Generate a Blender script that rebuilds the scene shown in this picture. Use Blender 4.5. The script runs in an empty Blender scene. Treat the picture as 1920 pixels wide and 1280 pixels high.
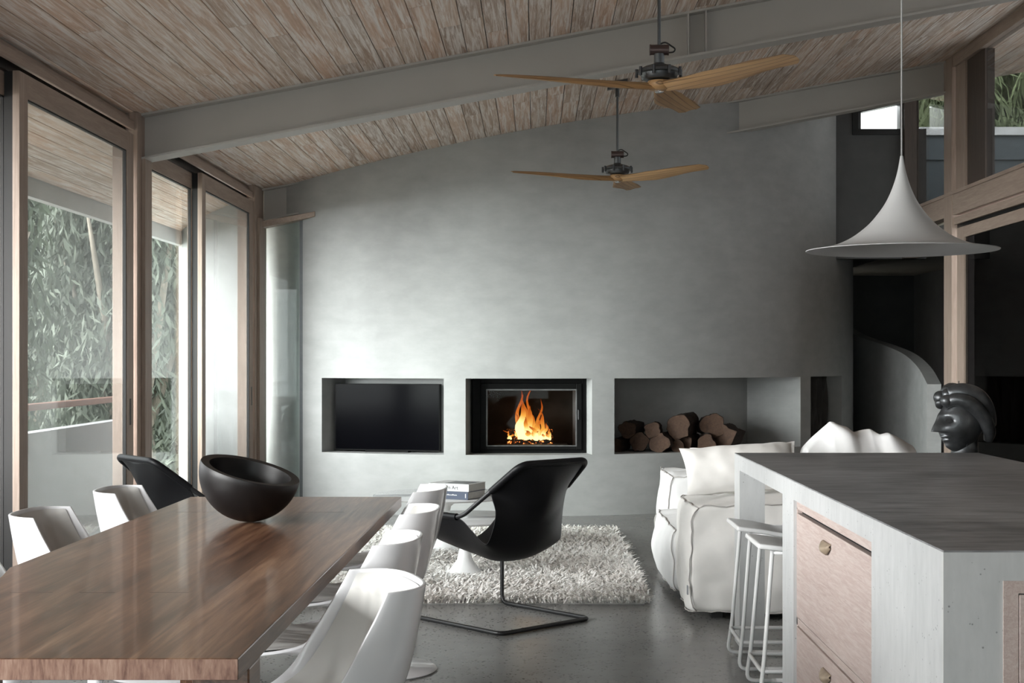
import bpy, math, random
import numpy as np
from mathutils import Vector, Matrix, noise
random.seed(7)
rng = np.random.default_rng(11)
C = bpy.context.scene.collection
S = bpy.context.scene
PI = math.pi
R = math.radians

# ---------------------------------------------------------------- camera, world, exposure
cam = bpy.data.cameras.new('camera'); cam_o = bpy.data.objects.new('camera', cam); C.objects.link(cam_o)
cam_o.location = (0, 0, 1.35); cam_o.rotation_euler = (PI/2, 0, 0)
cam.sensor_width = 36; cam.lens = 50.625
cam.shift_x = -43/1920; cam.shift_y = 33/1920
cam.clip_end = 200
S.camera = cam_o
w = bpy.data.worlds.new('overcast'); S.world = w; w.use_nodes = True
bg = w.node_tree.nodes['Background']
bg.inputs[0].default_value = (0.97, 0.985, 1.0, 1); bg.inputs[1].default_value = 5.0
S.view_settings.view_transform = 'Standard'; S.view_settings.look = 'None'
S.view_settings.gamma = 1; S.view_settings.use_curve_mapping = False
S.view_settings.exposure = 0.32
S.cycles.use_denoising = True
S.cycles.max_bounces = 10; S.cycles.diffuse_bounces = 5; S.cycles.glossy_bounces = 4
S.cycles.transparent_max_bounces = 16; S.cycles.caustics_reflective = False; S.cycles.caustics_refractive = False
S.cycles.sample_clamp_indirect = 6

sun = bpy.data.lights.new('sky_glow', 'SUN'); sun.energy = 19; sun.angle = R(50); sun.color = (1, .985, .97)
so = bpy.data.objects.new('sky_glow', sun); C.objects.link(so)
so.rotation_euler = Vector((.80, .58, -.15)).to_track_quat('-Z', 'Y').to_euler()   # bright low sky over the garden, from the left and behind

def portal(loc, rot, sx, sy):
    l = bpy.data.lights.new('daylight_portal', 'AREA'); l.shape = 'RECTANGLE'; l.size = sx; l.size_y = sy
    l.cycles.is_portal = True
    o = bpy.data.objects.new('daylight_portal', l); C.objects.link(o); o.location = loc; o.rotation_euler = rot
portal((-2.75, 7.05, 1.45), (0, -PI/2, 0), 2.7, 11.6)
portal((-.99, -3.3, 1.38), (-PI/2, 0, PI), 2.6, 2.7)
portal((3.85, 6.5, 3.4), (0, PI/2, 0), 1.1, 13.5)

# ---------------------------------------------------------------- materials
MATS = {}
def nodes_mat(name):
    m = bpy.data.materials.new(name); m.use_nodes = True
    nt = m.node_tree; return m, nt, nt.nodes['Principled BSDF']
def N(nt, t, **kw):
    n = nt.nodes.new(t)
    for k, v in kw.items():
        if k.startswith('i_'):
            n.inputs[k[2:].replace('_', ' ')].default_value = v
        else: setattr(n, k, v)
    return n
def coords(nt, scale=(1, 1, 1), rot=(0, 0, 0)):
    tc = N(nt, 'ShaderNodeTexCoord'); mp = N(nt, 'ShaderNodeMapping')
    mp.inputs['Scale'].default_value = scale; mp.inputs['Rotation'].default_value = rot
    nt.links.new(tc.outputs['Object'], mp.inputs['Vector']); return mp.outputs[0]
def noise_n(nt, vec, scale, detail=4, rough=.55, dist=0):
    n = N(nt, 'ShaderNodeTexNoise'); n.inputs['Scale'].default_value = scale; n.inputs['Detail'].default_value = detail
    n.inputs['Roughness'].default_value = rough; n.inputs['Distortion'].default_value = dist
    nt.links.new(vec, n.inputs['Vector']); return n.outputs['Fac']
def ramp(nt, fac, stops):
    r = N(nt, 'ShaderNodeValToRGB'); e = r.color_ramp.elements
    while len(e) < len(stops): e.new(.5)
    for k, (p, c) in enumerate(stops):
        e[k].position = p; e[k].color = (c, c, c, 1) if isinstance(c, (int, float)) else (c[0], c[1], c[2], 1)
    nt.links.new(fac, r.inputs[0]); return r.outputs[0]
def mixc(nt, a, b, fac, mode='MIX'):
    m = N(nt, 'ShaderNodeMix', data_type='RGBA', blend_type=mode)
    for s, v in ((m.inputs['Factor'], fac), (m.inputs['A'], a), (m.inputs['B'], b)):
        if hasattr(v, 'links'): nt.links.new(v, s)
        else: s.default_value = v if not isinstance(v, tuple) or len(v) == 4 else (*v, 1)
    return m.outputs['Result']
def bump(nt, p, h, strength=.2, dist=.01):
    b = N(nt, 'ShaderNodeBump'); b.inputs['Strength'].default_value = strength; b.inputs['Distance'].default_value = dist
    nt.links.new(h, b.inputs['Height']); nt.links.new(b.outputs[0], p.inputs['Normal'])
def plain(name, col, rough=.5, metal=0, var=.06, scale=8, bmp=0, coat=0, sheen=0, spec=None):
    m, nt, p = nodes_mat(name)
    v = coords(nt); f = noise_n(nt, v, scale, 5)
    nt.links.new(ramp(nt, f, [(.3, tuple(c*(1-var) for c in col)), (.7, tuple(min(1, c*(1+var)) for c in col))]), p.inputs['Base Color'])
    p.inputs['Roughness'].default_value = rough; p.inputs['Metallic'].default_value = metal
    if coat: p.inputs['Coat Weight'].default_value = coat; p.inputs['Coat Roughness'].default_value = .08
    if sheen: p.inputs['Sheen Weight'].default_value = sheen
    if spec is not None: p.inputs['Specular IOR Level'].default_value = spec
    if bmp: bump(nt, p, noise_n(nt, v, scale*6, 4), bmp, .004)
    MATS[name] = m; return m

def concrete(name, lo, hi, rough, scale=1.3, spots=0, streak=None, bmp=.08, c0=.34, c1=.66, mx=.45):
    m, nt, p = nodes_mat(name)
    v = coords(nt)
    a = noise_n(nt, v, scale, 8, .6, .3); b = noise_n(nt, coords(nt, streak or (1, 1, 1)), scale*4.5, 6, .6)
    f = mixc(nt, a, b, mx)
    col = ramp(nt, f, [(c0, lo), (c1, hi)])
    if spots:
        vo = N(nt, 'ShaderNodeTexVoronoi'); vo.inputs['Scale'].default_value = spots; nt.links.new(v, vo.inputs['Vector'])
        mask = ramp(nt, vo.outputs['Distance'], [(.20, 1.0), (.30, 0.0)] if rough < .5 else [(.11, 1.0), (.19, 0.0)])
        sel = ramp(nt, noise_n(nt, v, spots*.35, 2), [(.44, 0.0), (.50, 1.0)] if rough < .5 else [(.53, 0.0), (.60, 1.0)])
        mk = mixc(nt, mask, sel, 1.0, 'MULTIPLY')
        col = mixc(nt, col, tuple(c*(.18 if rough < .5 else .5) for c in lo), mk)
    nt.links.new(col, p.inputs['Base Color'])
    p.inputs['Roughness'].default_value = rough
    if bmp: bump(nt, p, b, bmp, .006)
    MATS[name] = m; return m

def wood(name, stops, grain=(26, 1.6, 26), rough=.5, coat=0, board=None, attr=False, white=None, bmp=.12, axis='Y', coat_r=.08):
    """grain runs along the stretched axis of `grain`"""
    m, nt, p = nodes_mat(name)
    v = coords(nt, grain)
    if attr:
        at = N(nt, 'ShaderNodeAttribute', attribute_name='rnd'); off = N(nt, 'ShaderNodeVectorMath', operation='SCALE')
        off.inputs['Scale'].default_value = 57.0; cx = N(nt, 'ShaderNodeCombineXYZ')
        for k in range(3): nt.links.new(at.outputs['Fac'], cx.inputs[k])
        nt.links.new(cx.outputs[0], off.inputs[0]); ad = N(nt, 'ShaderNodeVectorMath', operation='ADD')
        nt.links.new(v, ad.inputs[0]); nt.links.new(off.outputs[0], ad.inputs[1]); v = ad.outputs[0]
    if board:
        # boards glued side by side: a step value per board shifts tone and grain
        sx = N(nt, 'ShaderNodeSeparateXYZ'); tc = N(nt, 'ShaderNodeTexCoord'); nt.links.new(tc.outputs['Object'], sx.inputs[0])
        d = N(nt, 'ShaderNodeMath', operation='DIVIDE'); d.inputs[1].default_value = board
        nt.links.new(sx.outputs['XYZ'.index(axis) if axis != 'Y' else 0], d.inputs[0])
        fl = N(nt, 'ShaderNodeMath', operation='FLOOR'); nt.links.new(d.outputs[0], fl.inputs[0])
        wn = N(nt, 'ShaderNodeTexWhiteNoise', noise_dimensions='1D'); nt.links.new(fl.outputs[0], wn.inputs['W'])
        off = N(nt, 'ShaderNodeVectorMath', operation='SCALE'); off.inputs['Scale'].default_value = 40
        nt.links.new(wn.outputs['Color'], off.inputs[0]); ad = N(nt, 'ShaderNodeVectorMath', operation='ADD')
        nt.links.new(v, ad.inputs[0]); nt.links.new(off.outputs[0], ad.inputs[1]); v = ad.outputs[0]
    a = noise_n(nt, v, 1.0, 6, .62, 1.2)
    b = noise_n(nt, v, 4.5, 4, .6, .2)
    f = mixc(nt, a, b, .35)
    col = ramp(nt, f, stops)
    if attr:
        col = mixc(nt, col, ramp(nt, at.outputs['Fac'], [(0, (.58, .54, .51)), (.5, (1, .98, .96)), (1, (1.0, .88, .80))]), .9, 'MULTIPLY')
    if board:
        col = mixc(nt, col, ramp(nt, wn.outputs['Value'], [(0, (.60, .54, .52)), (1, (1.0, 1.0, 1.0))]), 1.0, 'MULTIPLY')
    if white:
        wv = noise_n(nt, v, 2.2, 8, .75, .8)
        col = mixc(nt, col, white, ramp(nt, wv, [(.44, 0.0), (.60, .85)]))
    nt.links.new(col, p.inputs['Base Color']); p.inputs['Roughness'].default_value = rough
    if coat: p.inputs['Coat Weight'].default_value = coat; p.inputs['Coat Roughness'].default_value = coat_r
    if bmp: bump(nt, p, f, bmp, .003)
    MATS[name] = m; return m

def glass(name, tint=(.95, .98, .97), ior=1.5, painted_haze=0.0, rough=.0):
    m = bpy.data.materials.new(name); m.use_nodes = True; nt = m.node_tree; nt.nodes.clear()
    out = N(nt, 'ShaderNodeOutputMaterial'); tr = N(nt, 'ShaderNodeBsdfTransparent'); gl = N(nt, 'ShaderNodeBsdfGlossy')
    tr.inputs[0].default_value = (*tint, 1); gl.inputs['Roughness'].default_value = rough
    fr = N(nt, 'ShaderNodeFresnel'); geo = N(nt, 'ShaderNodeNewGeometry')   # same reflectance from both faces of the thin pane
    io = N(nt, 'ShaderNodeMath', operation='MULTIPLY_ADD'); io.inputs[1].default_value = 1/ior-ior; io.inputs[2].default_value = ior
    nt.links.new(geo.outputs['Backfacing'], io.inputs[0]); nt.links.new(io.outputs[0], fr.inputs[0])
    mx = N(nt, 'ShaderNodeMixShader'); nt.links.new(fr.outputs[0], mx.inputs[0])
    src = tr
    if painted_haze:  # diffuse white painted in as pale reflection haze over the pane
        di = N(nt, 'ShaderNodeBsdfDiffuse'); di.inputs[0].default_value = (.75, .78, .77, 1)
        m2 = N(nt, 'ShaderNodeMixShader'); m2.inputs[0].default_value = painted_haze
        nt.links.new(tr.outputs[0], m2.inputs[1]); nt.links.new(di.outputs[0], m2.inputs[2]); src = m2
    nt.links.new(src.outputs[0], mx.inputs[1]); nt.links.new(gl.outputs[0], mx.inputs[2])
    nt.links.new(mx.outputs[0], out.inputs[0]); MATS[name] = m; return m

concrete('wall', (.345, .35, .345), (.435, .44, .435), .75, 1.1, 0, (1, 1, 2.2), .05, .37, .63)
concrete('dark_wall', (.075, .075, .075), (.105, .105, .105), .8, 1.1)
concrete('floor', (.185, .183, .177), (.24, .237, .229), .25, .9, 46, None, 0)
concrete('island', (.43, .44, .44), (.55, .555, .555), .7, 2.2, 62, (3, 3, .8), .05)
concrete('worktop', (.12, .12, .123), (.40, .40, .41), .34, 1.4, 0, (.8, 3.4, 1), 0, .40, .66, .5)
wood('ceiling', [(.30, (.36, .24, .175)), (.5, (.58, .43, .33)), (.72, (.72, .58, .48))], (20, .7, 20), .6, attr=True, white=(.86, .81, .77), bmp=.2)
wood('frame_wood', [(.3, (.27, .20, .16)), (.7, (.43, .34, .285))], (30, 30, 2.0), .5, bmp=.06)
wood('frame_wood_h', [(.3, (.27, .20, .16)), (.7, (.43, .34, .285))], (30, 2.0, 30), .5, bmp=.06)
wood('frame_dark', [(.3, (.055, .040, .033)), (.7, (.10, .075, .062))], (30, 30, 2.0), .6, bmp=.06)
wood('table_wood', [(.32, (.050, .022, .012)), (.5, (.17, .085, .048)), (.68, (.34, .20, .12))], (20, 1.0, 20), .30, coat=.12, board=.118, bmp=.02, coat_r=.05)
wood('end_grain', [(.36, (.13, .06, .04)), (.5, (.25, .14, .10)), (.64, (.36, .23, .17))], (38, 3, 7), .5, bmp=.05)
wood('drawer_wood', [(.3, (.40, .305, .275)), (.7, (.53, .425, .39))], (45, 3.0, 45), .55, bmp=.03, white=(.57, .49, .455))
wood('blade_wood', [(.3, (.36, .19, .075)), (.6, (.60, .36, .16)), (.8, (.66, .42, .20))], (2.0, 30, 30), .45, bmp=.02)
wood('bark', [(.3, (.014, .008, .006)), (.7, (.05, .027, .018))], (18, 3, 18), .9, bmp=.8)
wood('cut_wood', [(.3, (.04, .021, .013)), (.7, (.10, .055, .035))], (14, 14, 14), .85, bmp=.3)
plain('steel_paint', (.47, .45, .425), .55, var=.04, scale=2)
plain('black', (.006, .006, .006), .35, var=.1)
plain('rubber', (.015, .014, .014), .6)
plain('metal_dark', (.045, .045, .047), .35, .7, bmp=.05)
plain('metal_grey', (.11, .115, .12), .38, .8, scale=30, bmp=.1)
plain('metal_brown', (.12, .085, .08), .33, .6)
plain('chrome', (.6, .6, .6), .15, 1)
plain('leather', (.005, .005, .006), .46, var=.15, scale=14, bmp=.08, spec=.22)
plain('black_rod', (.012, .012, .013), .38)
plain('white_plastic', (.80, .80, .82), .22, var=.01, coat=.4)
plain('chair_cushion', (.58, .57, .55), .85, var=.03, scale=5, bmp=.05, sheen=.1)
plain('white_metal', (.78, .78, .78), .35, var=.01)
plain('lamp_white', (.52, .52, .52), .45, var=.01)
plain('bowl', (.006, .005, .005), .42, var=.2, spec=.32)
plain('marble', (.62, .63, .64), .12, var=.12, scale=2)
plain('white_gloss', (.80, .80, .80), .2, var=.01)
plain('paper', (.50, .49, .46), .8, var=.08, scale=60)
plain('book_white', (.62, .62, .62), .4)
plain('book_navy', (.045, .06, .10), .4)
plain('ink', (.02, .02, .03), .6)
plain('bronze', (.11, .115, .12), .36, .8, var=.5, scale=9, bmp=.3)
plain('hollow', (.003, .003, .003), .9)  # near-black painted shade for drawer gaps and eye holes
plain('plaster_white', (.55, .56, .57), .8, var=.04)
plain('fence', (.07, .085, .095), .7, var=.1)
plain('deck', (.68, .69, .69), .8, var=.1)
plain('handrail', (.34, .15, .10), .5)
plain('leaf', (.055, .075, .042), .6, var=.35, scale=2)
plain('leaf_pale', (.13, .15, .115), .6, var=.25, scale=2)
plain('grass', (.17, .21, .11), .7, var=.4, scale=2)
plain('soil', (.38, .36, .31), .9)
plain('trunk', (.30, .26, .21), .8, var=.2)
plain('dark_cloth', (.045, .04, .037), .9, var=.2)
plain('brown_cloth', (.045, .03, .028), .8, var=.3)
plain('sheer_cloth', (.60, .62, .64), .9, var=.05)
plain('handle_leather', (.33, .26, .19), .45, var=.2, scale=20)
plain('tv', (.002, .002, .003), .16, var=0, spec=.03)
plain('stove', (.008, .008, .008), .45, var=.2, spec=.07)
plain('seal', (.11, .11, .11), .7, var=.4, scale=12)
plain('firebrick', (.05, .04, .03), .9, var=.4, scale=6)
plain('label_grey', (.30, .31, .33), .8)
glass('glass_left', (.91, .92, .92), 1.5, .09)
glass('glass_teal', (.80, .825, .825), 1.5, .08)
glass('glass_clear', (.93, .97, .96), 1.5)
glass('glass_right', (.40, .41, .41), 1.5)
glass('glass_dark', (.25, .24, .24), 1.4)
glass('glass_stove', (.85, .85, .85), 1.12)

def fabric(name, col, var=.05):
    m, nt, p = nodes_mat(name); v = coords(nt)
    wv = N(nt, 'ShaderNodeTexWave', wave_type='BANDS', bands_direction='Z'); wv.inputs['Scale'].default_value = 170; nt.links.new(v, wv.inputs['Vector'])
    wh = N(nt, 'ShaderNodeTexWave', wave_type='BANDS', bands_direction='X'); wh.inputs['Scale'].default_value = 170; nt.links.new(v, wh.inputs['Vector'])
    h = mixc(nt, wv.outputs['Fac'], wh.outputs['Fac'], .5)
    f = noise_n(nt, v, 7, 6)
    nt.links.new(ramp(nt, f, [(.3, tuple(c*(1-var) for c in col)), (.7, tuple(min(1, c*(1+var)) for c in col))]), p.inputs['Base Color'])
    p.inputs['Roughness'].default_value = .95; p.inputs['Sheen Weight'].default_value = .15
    bump(nt, p, h, .12, .002); MATS[name] = m
fabric('linen', (.73, .715, .69)); fabric('linen_white', (.78, .78, .78))
plain('piping', (.42, .40, .385), .9)
# shaggy wool, tone varies tuft by tuft
m, nt, p = nodes_mat('shag')
at = N(nt, 'ShaderNodeAttribute', attribute_name='rnd')
nt.links.new(ramp(nt, at.outputs['Fac'], [(0, (.62, .58, .55)), (.35, (.86, .83, .80)), (1, (.96, .95, .93))]), p.inputs['Base Color'])
p.inputs['Roughness'].default_value = .9; MATS['shag'] = m
# flames: white-yellow at the root to deep orange at the tip
m = bpy.data.materials.new('flame'); m.use_nodes = True; nt = m.node_tree; nt.nodes.clear()
out = N(nt, 'ShaderNodeOutputMaterial'); em = N(nt, 'ShaderNodeEmission'); tr = N(nt, 'ShaderNodeBsdfTransparent'); mx = N(nt, 'ShaderNodeMixShader')
at = N(nt, 'ShaderNodeAttribute', attribute_name='glow_level')
nt.links.new(ramp(nt, at.outputs['Fac'], [(0, (.9, .13, .015)), (.35, (1, .25, .03)), (.6, (1, .46, .07)), (.85, (1, .78, .32))]), em.inputs[0])
ma = N(nt, 'ShaderNodeMath', operation='POWER'); ma.inputs[1].default_value = 1.8; nt.links.new(at.outputs['Fac'], ma.inputs[0])
mb = N(nt, 'ShaderNodeMath', operation='MULTIPLY_ADD'); mb.inputs[1].default_value = 1.7; mb.inputs[2].default_value = .45
nt.links.new(ma.outputs[0], mb.inputs[0]); nt.links.new(mb.outputs[0], em.inputs[1])
nz = noise_n(nt, coords(nt, (22, 22, 9)), 1.0, 4, .6, 1.5)
al = N(nt, 'ShaderNodeMath', operation='ADD'); nt.links.new(nz, al.inputs[0]); nt.links.new(at.outputs['Fac'], al.inputs[1])
nt.links.new(ramp(nt, al.outputs[0], [(.42, 0.05), (.72, .95)]), mx.inputs[0])
nt.links.new(tr.outputs[0], mx.inputs[1]); nt.links.new(em.outputs[0], mx.inputs[2]); nt.links.new(mx.outputs[0], out.inputs[0]); MATS['flame'] = m
m, nt, p = nodes_mat('ember')
p.inputs['Base Color'].default_value = (.02, .012, .01, 1); p.inputs['Roughness'].default_value = .9
f = noise_n(nt, coords(nt), 42, 3, .6)
nt.links.new(ramp(nt, f, [(.58, (0, 0, 0)), (.65, (1, .22, .03)), (.74, (1, .75, .3))]), p.inputs['Emission Color']); p.inputs['Emission Strength'].default_value = 2.5
MATS['ember'] = m

# ---------------------------------------------------------------- mesh helpers
def catmull(pts, n):
    pts = [np.array(p, float) for p in pts]; out = []
    m = len(pts) - 1
    for k in range(n + 1):
        s = k/n*m; i = min(int(s), m - 1); t = s - i
        p0 = pts[max(i-1, 0)]; p1 = pts[i]; p2 = pts[i+1]; p3 = pts[min(i+2, m)]
        out.append(.5*((2*p1) + (-p0+p2)*t + (2*p0-5*p1+4*p2-p3)*t*t + (-p0+3*p1-3*p2+p3)*t**3))
    return [tuple(o) for o in out]
def fillet(pts, rad, closed=False, n=5):
    """round the corners of a polyline"""
    P = [Vector(p) for p in pts]; L = len(P); out = []
    for i in range(L):
        if not closed and i in (0, L-1): out.append(P[i]); continue
        a, b, c = P[i-1], P[i], P[(i+1) % L]
        r = min(rad, (a-b).length*.45, (c-b).length*.45)
        p, q = b + (a-b).normalized()*r, b + (c-b).normalized()*r
        for k in range(n+1):
            t = k/n; out.append((p*(1-t) + b*t)*(1-t) + (b*(1-t) + q*t)*t)
    return [tuple(v) for v in out]
class MB:
    def __init__(s): s.v = []; s.f = []; s.mi = []; s.m = 0; s.attr = None
    def add(s, vs, fs):
        o = len(s.v); s.v += [tuple(v) for v in vs]; s.f += [tuple(i+o for i in f) for f in fs]; s.mi += [s.m]*len(fs); return s
    def box(s, x0, x1, y0, y1, z0, z1):
        return s.add([(x0,y0,z0),(x1,y0,z0),(x1,y1,z0),(x0,y1,z0),(x0,y0,z1),(x1,y0,z1),(x1,y1,z1),(x0,y1,z1)],
                     [(0,3,2,1),(4,5,6,7),(0,1,5,4),(1,2,6,5),(2,3,7,6),(3,0,4,7)])
    def hexa(s, b, t):   # bottom quad, top quad (counter-clockwise from above)
        return s.add(list(b)+list(t), [(0,3,2,1),(4,5,6,7),(0,1,5,4),(1,2,6,5),(2,3,7,6),(3,0,4,7)])
    def prism(s, poly, z0, z1):
        n = len(poly)
        vs = [(x,y,z0) for x,y in poly] + [(x,y,z1) for x,y in poly]
        return s.add(vs, [tuple(range(n-1,-1,-1)), tuple(range(n,2*n))] + [(i,(i+1)%n,(i+1)%n+n,i+n) for i in range(n)])
    def tube(s, pts, r, seg=10, closed=False, caps=True):
        P = [Vector(p) for p in pts]; n = len(P); rr = r if hasattr(r, '__len__') else [r]*n
        vs = []; t0 = (P[1]-P[0]).normalized(); up = Vector((0,0,1)) if abs(t0.z) < .9 else Vector((1,0,0))
        nrm = t0.cross(up).normalized()
        for i in range(n):
            if closed: t = (P[(i+1)%n]-P[i-1]).normalized()
            else: t = (P[min(i+1,n-1)]-P[max(i-1,0)]).normalized()
            nrm = (nrm - t*nrm.dot(t)).normalized(); bi = t.cross(nrm)
            for k in range(seg):
                a = 2*PI*k/seg; vs.append(P[i] + (nrm*math.cos(a) + bi*math.sin(a))*rr[i])
        fs = []
        for i in range(n if closed else n-1):
            j = (i+1) % n
            for k in range(seg): fs.append((i*seg+k, i*seg+(k+1)%seg, j*seg+(k+1)%seg, j*seg+k))
        if not closed and caps: fs += [tuple(range(seg-1,-1,-1)), tuple((n-1)*seg+k for k in range(seg))]
        return s.add(vs, fs)
    def lathe(s, prof, seg=48, c=(0,0,0)):
        n = len(prof); vs = []
        for r_, z in prof:
            for k in range(seg):
                a = 2*PI*k/seg; vs.append((c[0]+r_*math.cos(a), c[1]+r_*math.sin(a), c[2]+z))
        fs = [(i*seg+k, i*seg+(k+1)%seg, (i+1)*seg+(k+1)%seg, (i+1)*seg+k) for i in range(n-1) for k in range(seg)]
        return s.add(vs, fs)
    def grid(s, fn, nu, nv, wrap=False):
        vs = [fn(i/nu, j/nv) for j in range(nv+1) for i in range(nu if wrap else nu+1)]; W = nu if wrap else nu+1
        fs = [(j*W+i, j*W+(i+1)%W, (j+1)*W+(i+1)%W, (j+1)*W+i) for j in range(nv) for i in range(nu)]
        return s.add(vs, fs)
    def build(s, name, mats, parent=None, smooth=None, bevel=0, seg=2, solid=0, subsurf=0, attr=None, off=0):
        me = bpy.data.meshes.new(name); me.from_pydata(s.v, [], s.f)
        for m_ in (mats if isinstance(mats, (list, tuple)) else [mats]): me.materials.append(MATS[m_])
        if any(s.mi): me.polygons.foreach_set('material_index', s.mi)
        if smooth:
            me.polygons.foreach_set('use_smooth', [True]*len(me.polygons)); me.update()
            if smooth < 180: me.set_sharp_from_angle(angle=R(smooth))
        if attr:
            nm, dom, vals = attr; a = me.attributes.new(nm, 'FLOAT', dom); a.data.foreach_set('value', vals)
        me.validate(); me.update()
        o = bpy.data.objects.new(name, me); C.objects.link(o)
        if parent: o.parent = parent
        if solid: md = o.modifiers.new('s', 'SOLIDIFY'); md.thickness = solid; md.offset = off
        if bevel: md = o.modifiers.new('b', 'BEVEL'); md.width = bevel; md.segments = seg; md.limit_method = 'ANGLE'; md.angle_limit = R(40)
        if subsurf: md = o.modifiers.new('u', 'SUBSURF'); md.levels = subsurf; md.render_levels = subsurf
        return o
def tag(o, label, cat, group=None, kind=None):
    o['label'] = label; o['category'] = cat
    if group: o['group'] = group
    if kind: o['kind'] = kind
    return o
def struct(o, label=None, cat=None):
    o['kind'] = 'structure'
    if label: o['label'] = label
    if cat: o['category'] = cat
    return o
def thing(name, label, cat, loc=(0,0,0), rz=0, group=None):
    o = bpy.data.objects.new(name, None); C.objects.link(o); o.location = loc; o.rotation_euler = (0,0,rz)
    o.empty_display_size = .1
    return tag(o, label, cat, group)
def copy_thing(o, loc, rz, label, parent=None):
    c = o.copy(); C.objects.link(c); c.parent = parent
    if parent is None: c.location = loc; c.rotation_euler = (0,0,rz); c['label'] = label
    for ch in list(o.children): copy_thing(ch, None, None, None, c)
    return c

# ---------------------------------------------------------------- room constants
XL, XR = -2.475, 3.71
def ceil_z(x): return 2.87 + .187*(x - XL)
Y_BEAMS = (-2.6, 1.30, 5.16, 9.03, 13.0)
DC = (-.20, 16.01); DR = 3.65      # the curved concrete wall is the flank of a round tower

# floor
f = MB().box(-2.62, 5.1, -3.2, 19.2, -.2, 0); o = f.build('floor', 'floor'); struct(o, 'polished grey concrete floor with dark aggregate specks', 'floor')
# ceiling boards run away from the camera; each one is a solid lath with a real gap beside it
cb = MB(); rnd = []
x = -3.62; bw = .128
while x < 5.0:
    yend = 14.6 if x > 2.45 else 19.8
    y = -3.2
    while y < yend:
        L = random.uniform(1.4, 3.8); y1 = min(y + L, yend)
        xa, xb = x + .0025, x + bw - .0025; g = .0012
        za, zb = ceil_z(xa), ceil_z(xb); v = random.random()
        cb.hexa([(xa,y+g,za),(xb,y+g,zb),(xb,y1-g,zb),(xa,y1-g,za)], [(xa,y+g,za+.018),(xb,y+g,zb+.018),(xb,y1-g,zb+.018),(xa,y1-g,za+.018)])
        rnd += [v]*6; y = y1
    x += bw
ceiling = struct(cb.build('ceiling', 'ceiling', attr=('rnd', 'FACE', rnd)), 'sloping ceiling of weathered whitewashed timber boards', 'ceiling')
rf = MB()
for (xa, xb, ye) in ((-3.64, 2.45, 19.9), (2.45, 5.05, 14.7)):
    za, zb = ceil_z(xa)+.019, ceil_z(xb)+.019
    rf.hexa([(xa,-3.25,za),(xb,-3.25,zb),(xb,ye,zb),(xa,ye,za)], [(xa,-3.25,za+.2),(xb,-3.25,zb+.2),(xb,ye,zb+.2),(xa,ye,za+.2)])
struct(rf.build('roof_slab', 'black'))
struct(MB().box(-3.70, -3.63, -3.25, 19.9, 2.52, 2.92).build('roof_fascia', 'plaster_white'), 'pale fascia board along the eave outside the left doors', 'fascia')

# round concrete tower wall with four radial niches
NI = [(-27.6, -9.24, .36), (-6.23, 10.94, .95), (14.08, 47.7, .60), (50.65, 63.3, .45)]
ZN0, ZN1 = .526, 1.183
angs = set([-128, 128])
for a0, a1, d in NI: angs |= {a0, a1}
base = sorted(angs); al = []
for a0, a1 in zip(base[:-1], base[1:]):
    n = max(1, int(math.ceil((a1-a0)/1.5))); al += [a0 + (a1-a0)*k/n for k in range(n)]
al.append(base[-1])
def dp(a, r, z): return (DC[0] + r*math.sin(R(a)), DC[1] - r*math.cos(R(a)), z)
wb = MB()
def in_niche(a): return next((n for n in NI if n[0]-1e-6 <= a < n[1]-1e-6), None)
for a, b in zip(al[:-1], al[1:]):
    n = in_niche((a+b)/2)
    ta, tb = ceil_z(dp(a,DR,0)[0])+.03, ceil_z(dp(b,DR,0)[0])+.03
    def q(z0a, z0b, z1a, z1b, r=DR): wb.add([dp(a,r,z0a), dp(b,r,z0b), dp(b,r,z1b), dp(a,r,z1a)], [(0,1,2,3)])
    if n:
        ri = DR - n[2]
        q(0,0,ZN0,ZN0); q(ZN1,ZN1,ta,tb); q(ZN0,ZN0,ZN1,ZN1, ri)
        wb.add([dp(a,DR,ZN0), dp(b,DR,ZN0), dp(b,ri,ZN0), dp(a,ri,ZN0)], [(0,1,2,3)])
        wb.add([dp(a,DR,ZN1), dp(b,DR,ZN1), dp(b,ri,ZN1), dp(a,ri,ZN1)], [(3,2,1,0)])
    else: q(0,0,ta,tb)
for a0, a1, d in NI:
    ri = DR - d
    wb.add([dp(a0,DR,ZN0), dp(a0,ri,ZN0), dp(a0,ri,ZN1), dp(a0,DR,ZN1)], [(0,1,2,3)])
    wb.add([dp(a1,DR,ZN0), dp(a1,ri,ZN0), dp(a1,ri,ZN1), dp(a1,DR,ZN1)], [(3,2,1,0)])
struct(wb.build('wall_back', 'wall', smooth=30), 'curved grey concrete wall with a row of square niches', 'wall')
# inside of the tower so nothing shines through
struct(MB().lathe([(DR-1.1, 0), (DR-1.1, 3.2), (.01, 3.2)], 48, (DC[0], DC[1], 0)).build('tower_core', 'dark_wall'))

# steel roof beams
def ibeam(name, y, x0, x1, stiff=(), label=None, dep=.285):
    b = MB(); fw, ft, wt = .085, .014, .006
    def slab(dy0, dy1, zt0, zt1, xa=x0, xb=x1):
        b.hexa([(xa,y+dy0,ceil_z(xa)-zt1),(xb,y+dy0,ceil_z(xb)-zt1),(xb,y+dy1,ceil_z(xb)-zt1),(xa,y+dy1,ceil_z(xa)-zt1)],
               [(xa,y+dy0,ceil_z(xa)-zt0),(xb,y+dy0,ceil_z(xb)-zt0),(xb,y+dy1,ceil_z(xb)-zt0),(xa,y+dy1,ceil_z(xa)-zt0)])
    slab(-fw, fw, 0, ft); slab(-fw, fw, dep-ft, dep); slab(-wt, wt, ft, dep-ft)
    for sx in stiff: slab(-fw+.012, -wt, ft, dep-ft, sx-.004, sx+.004)
    o = b.build(name, 'steel_paint'); struct(o, label, 'beam'); return o
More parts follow.
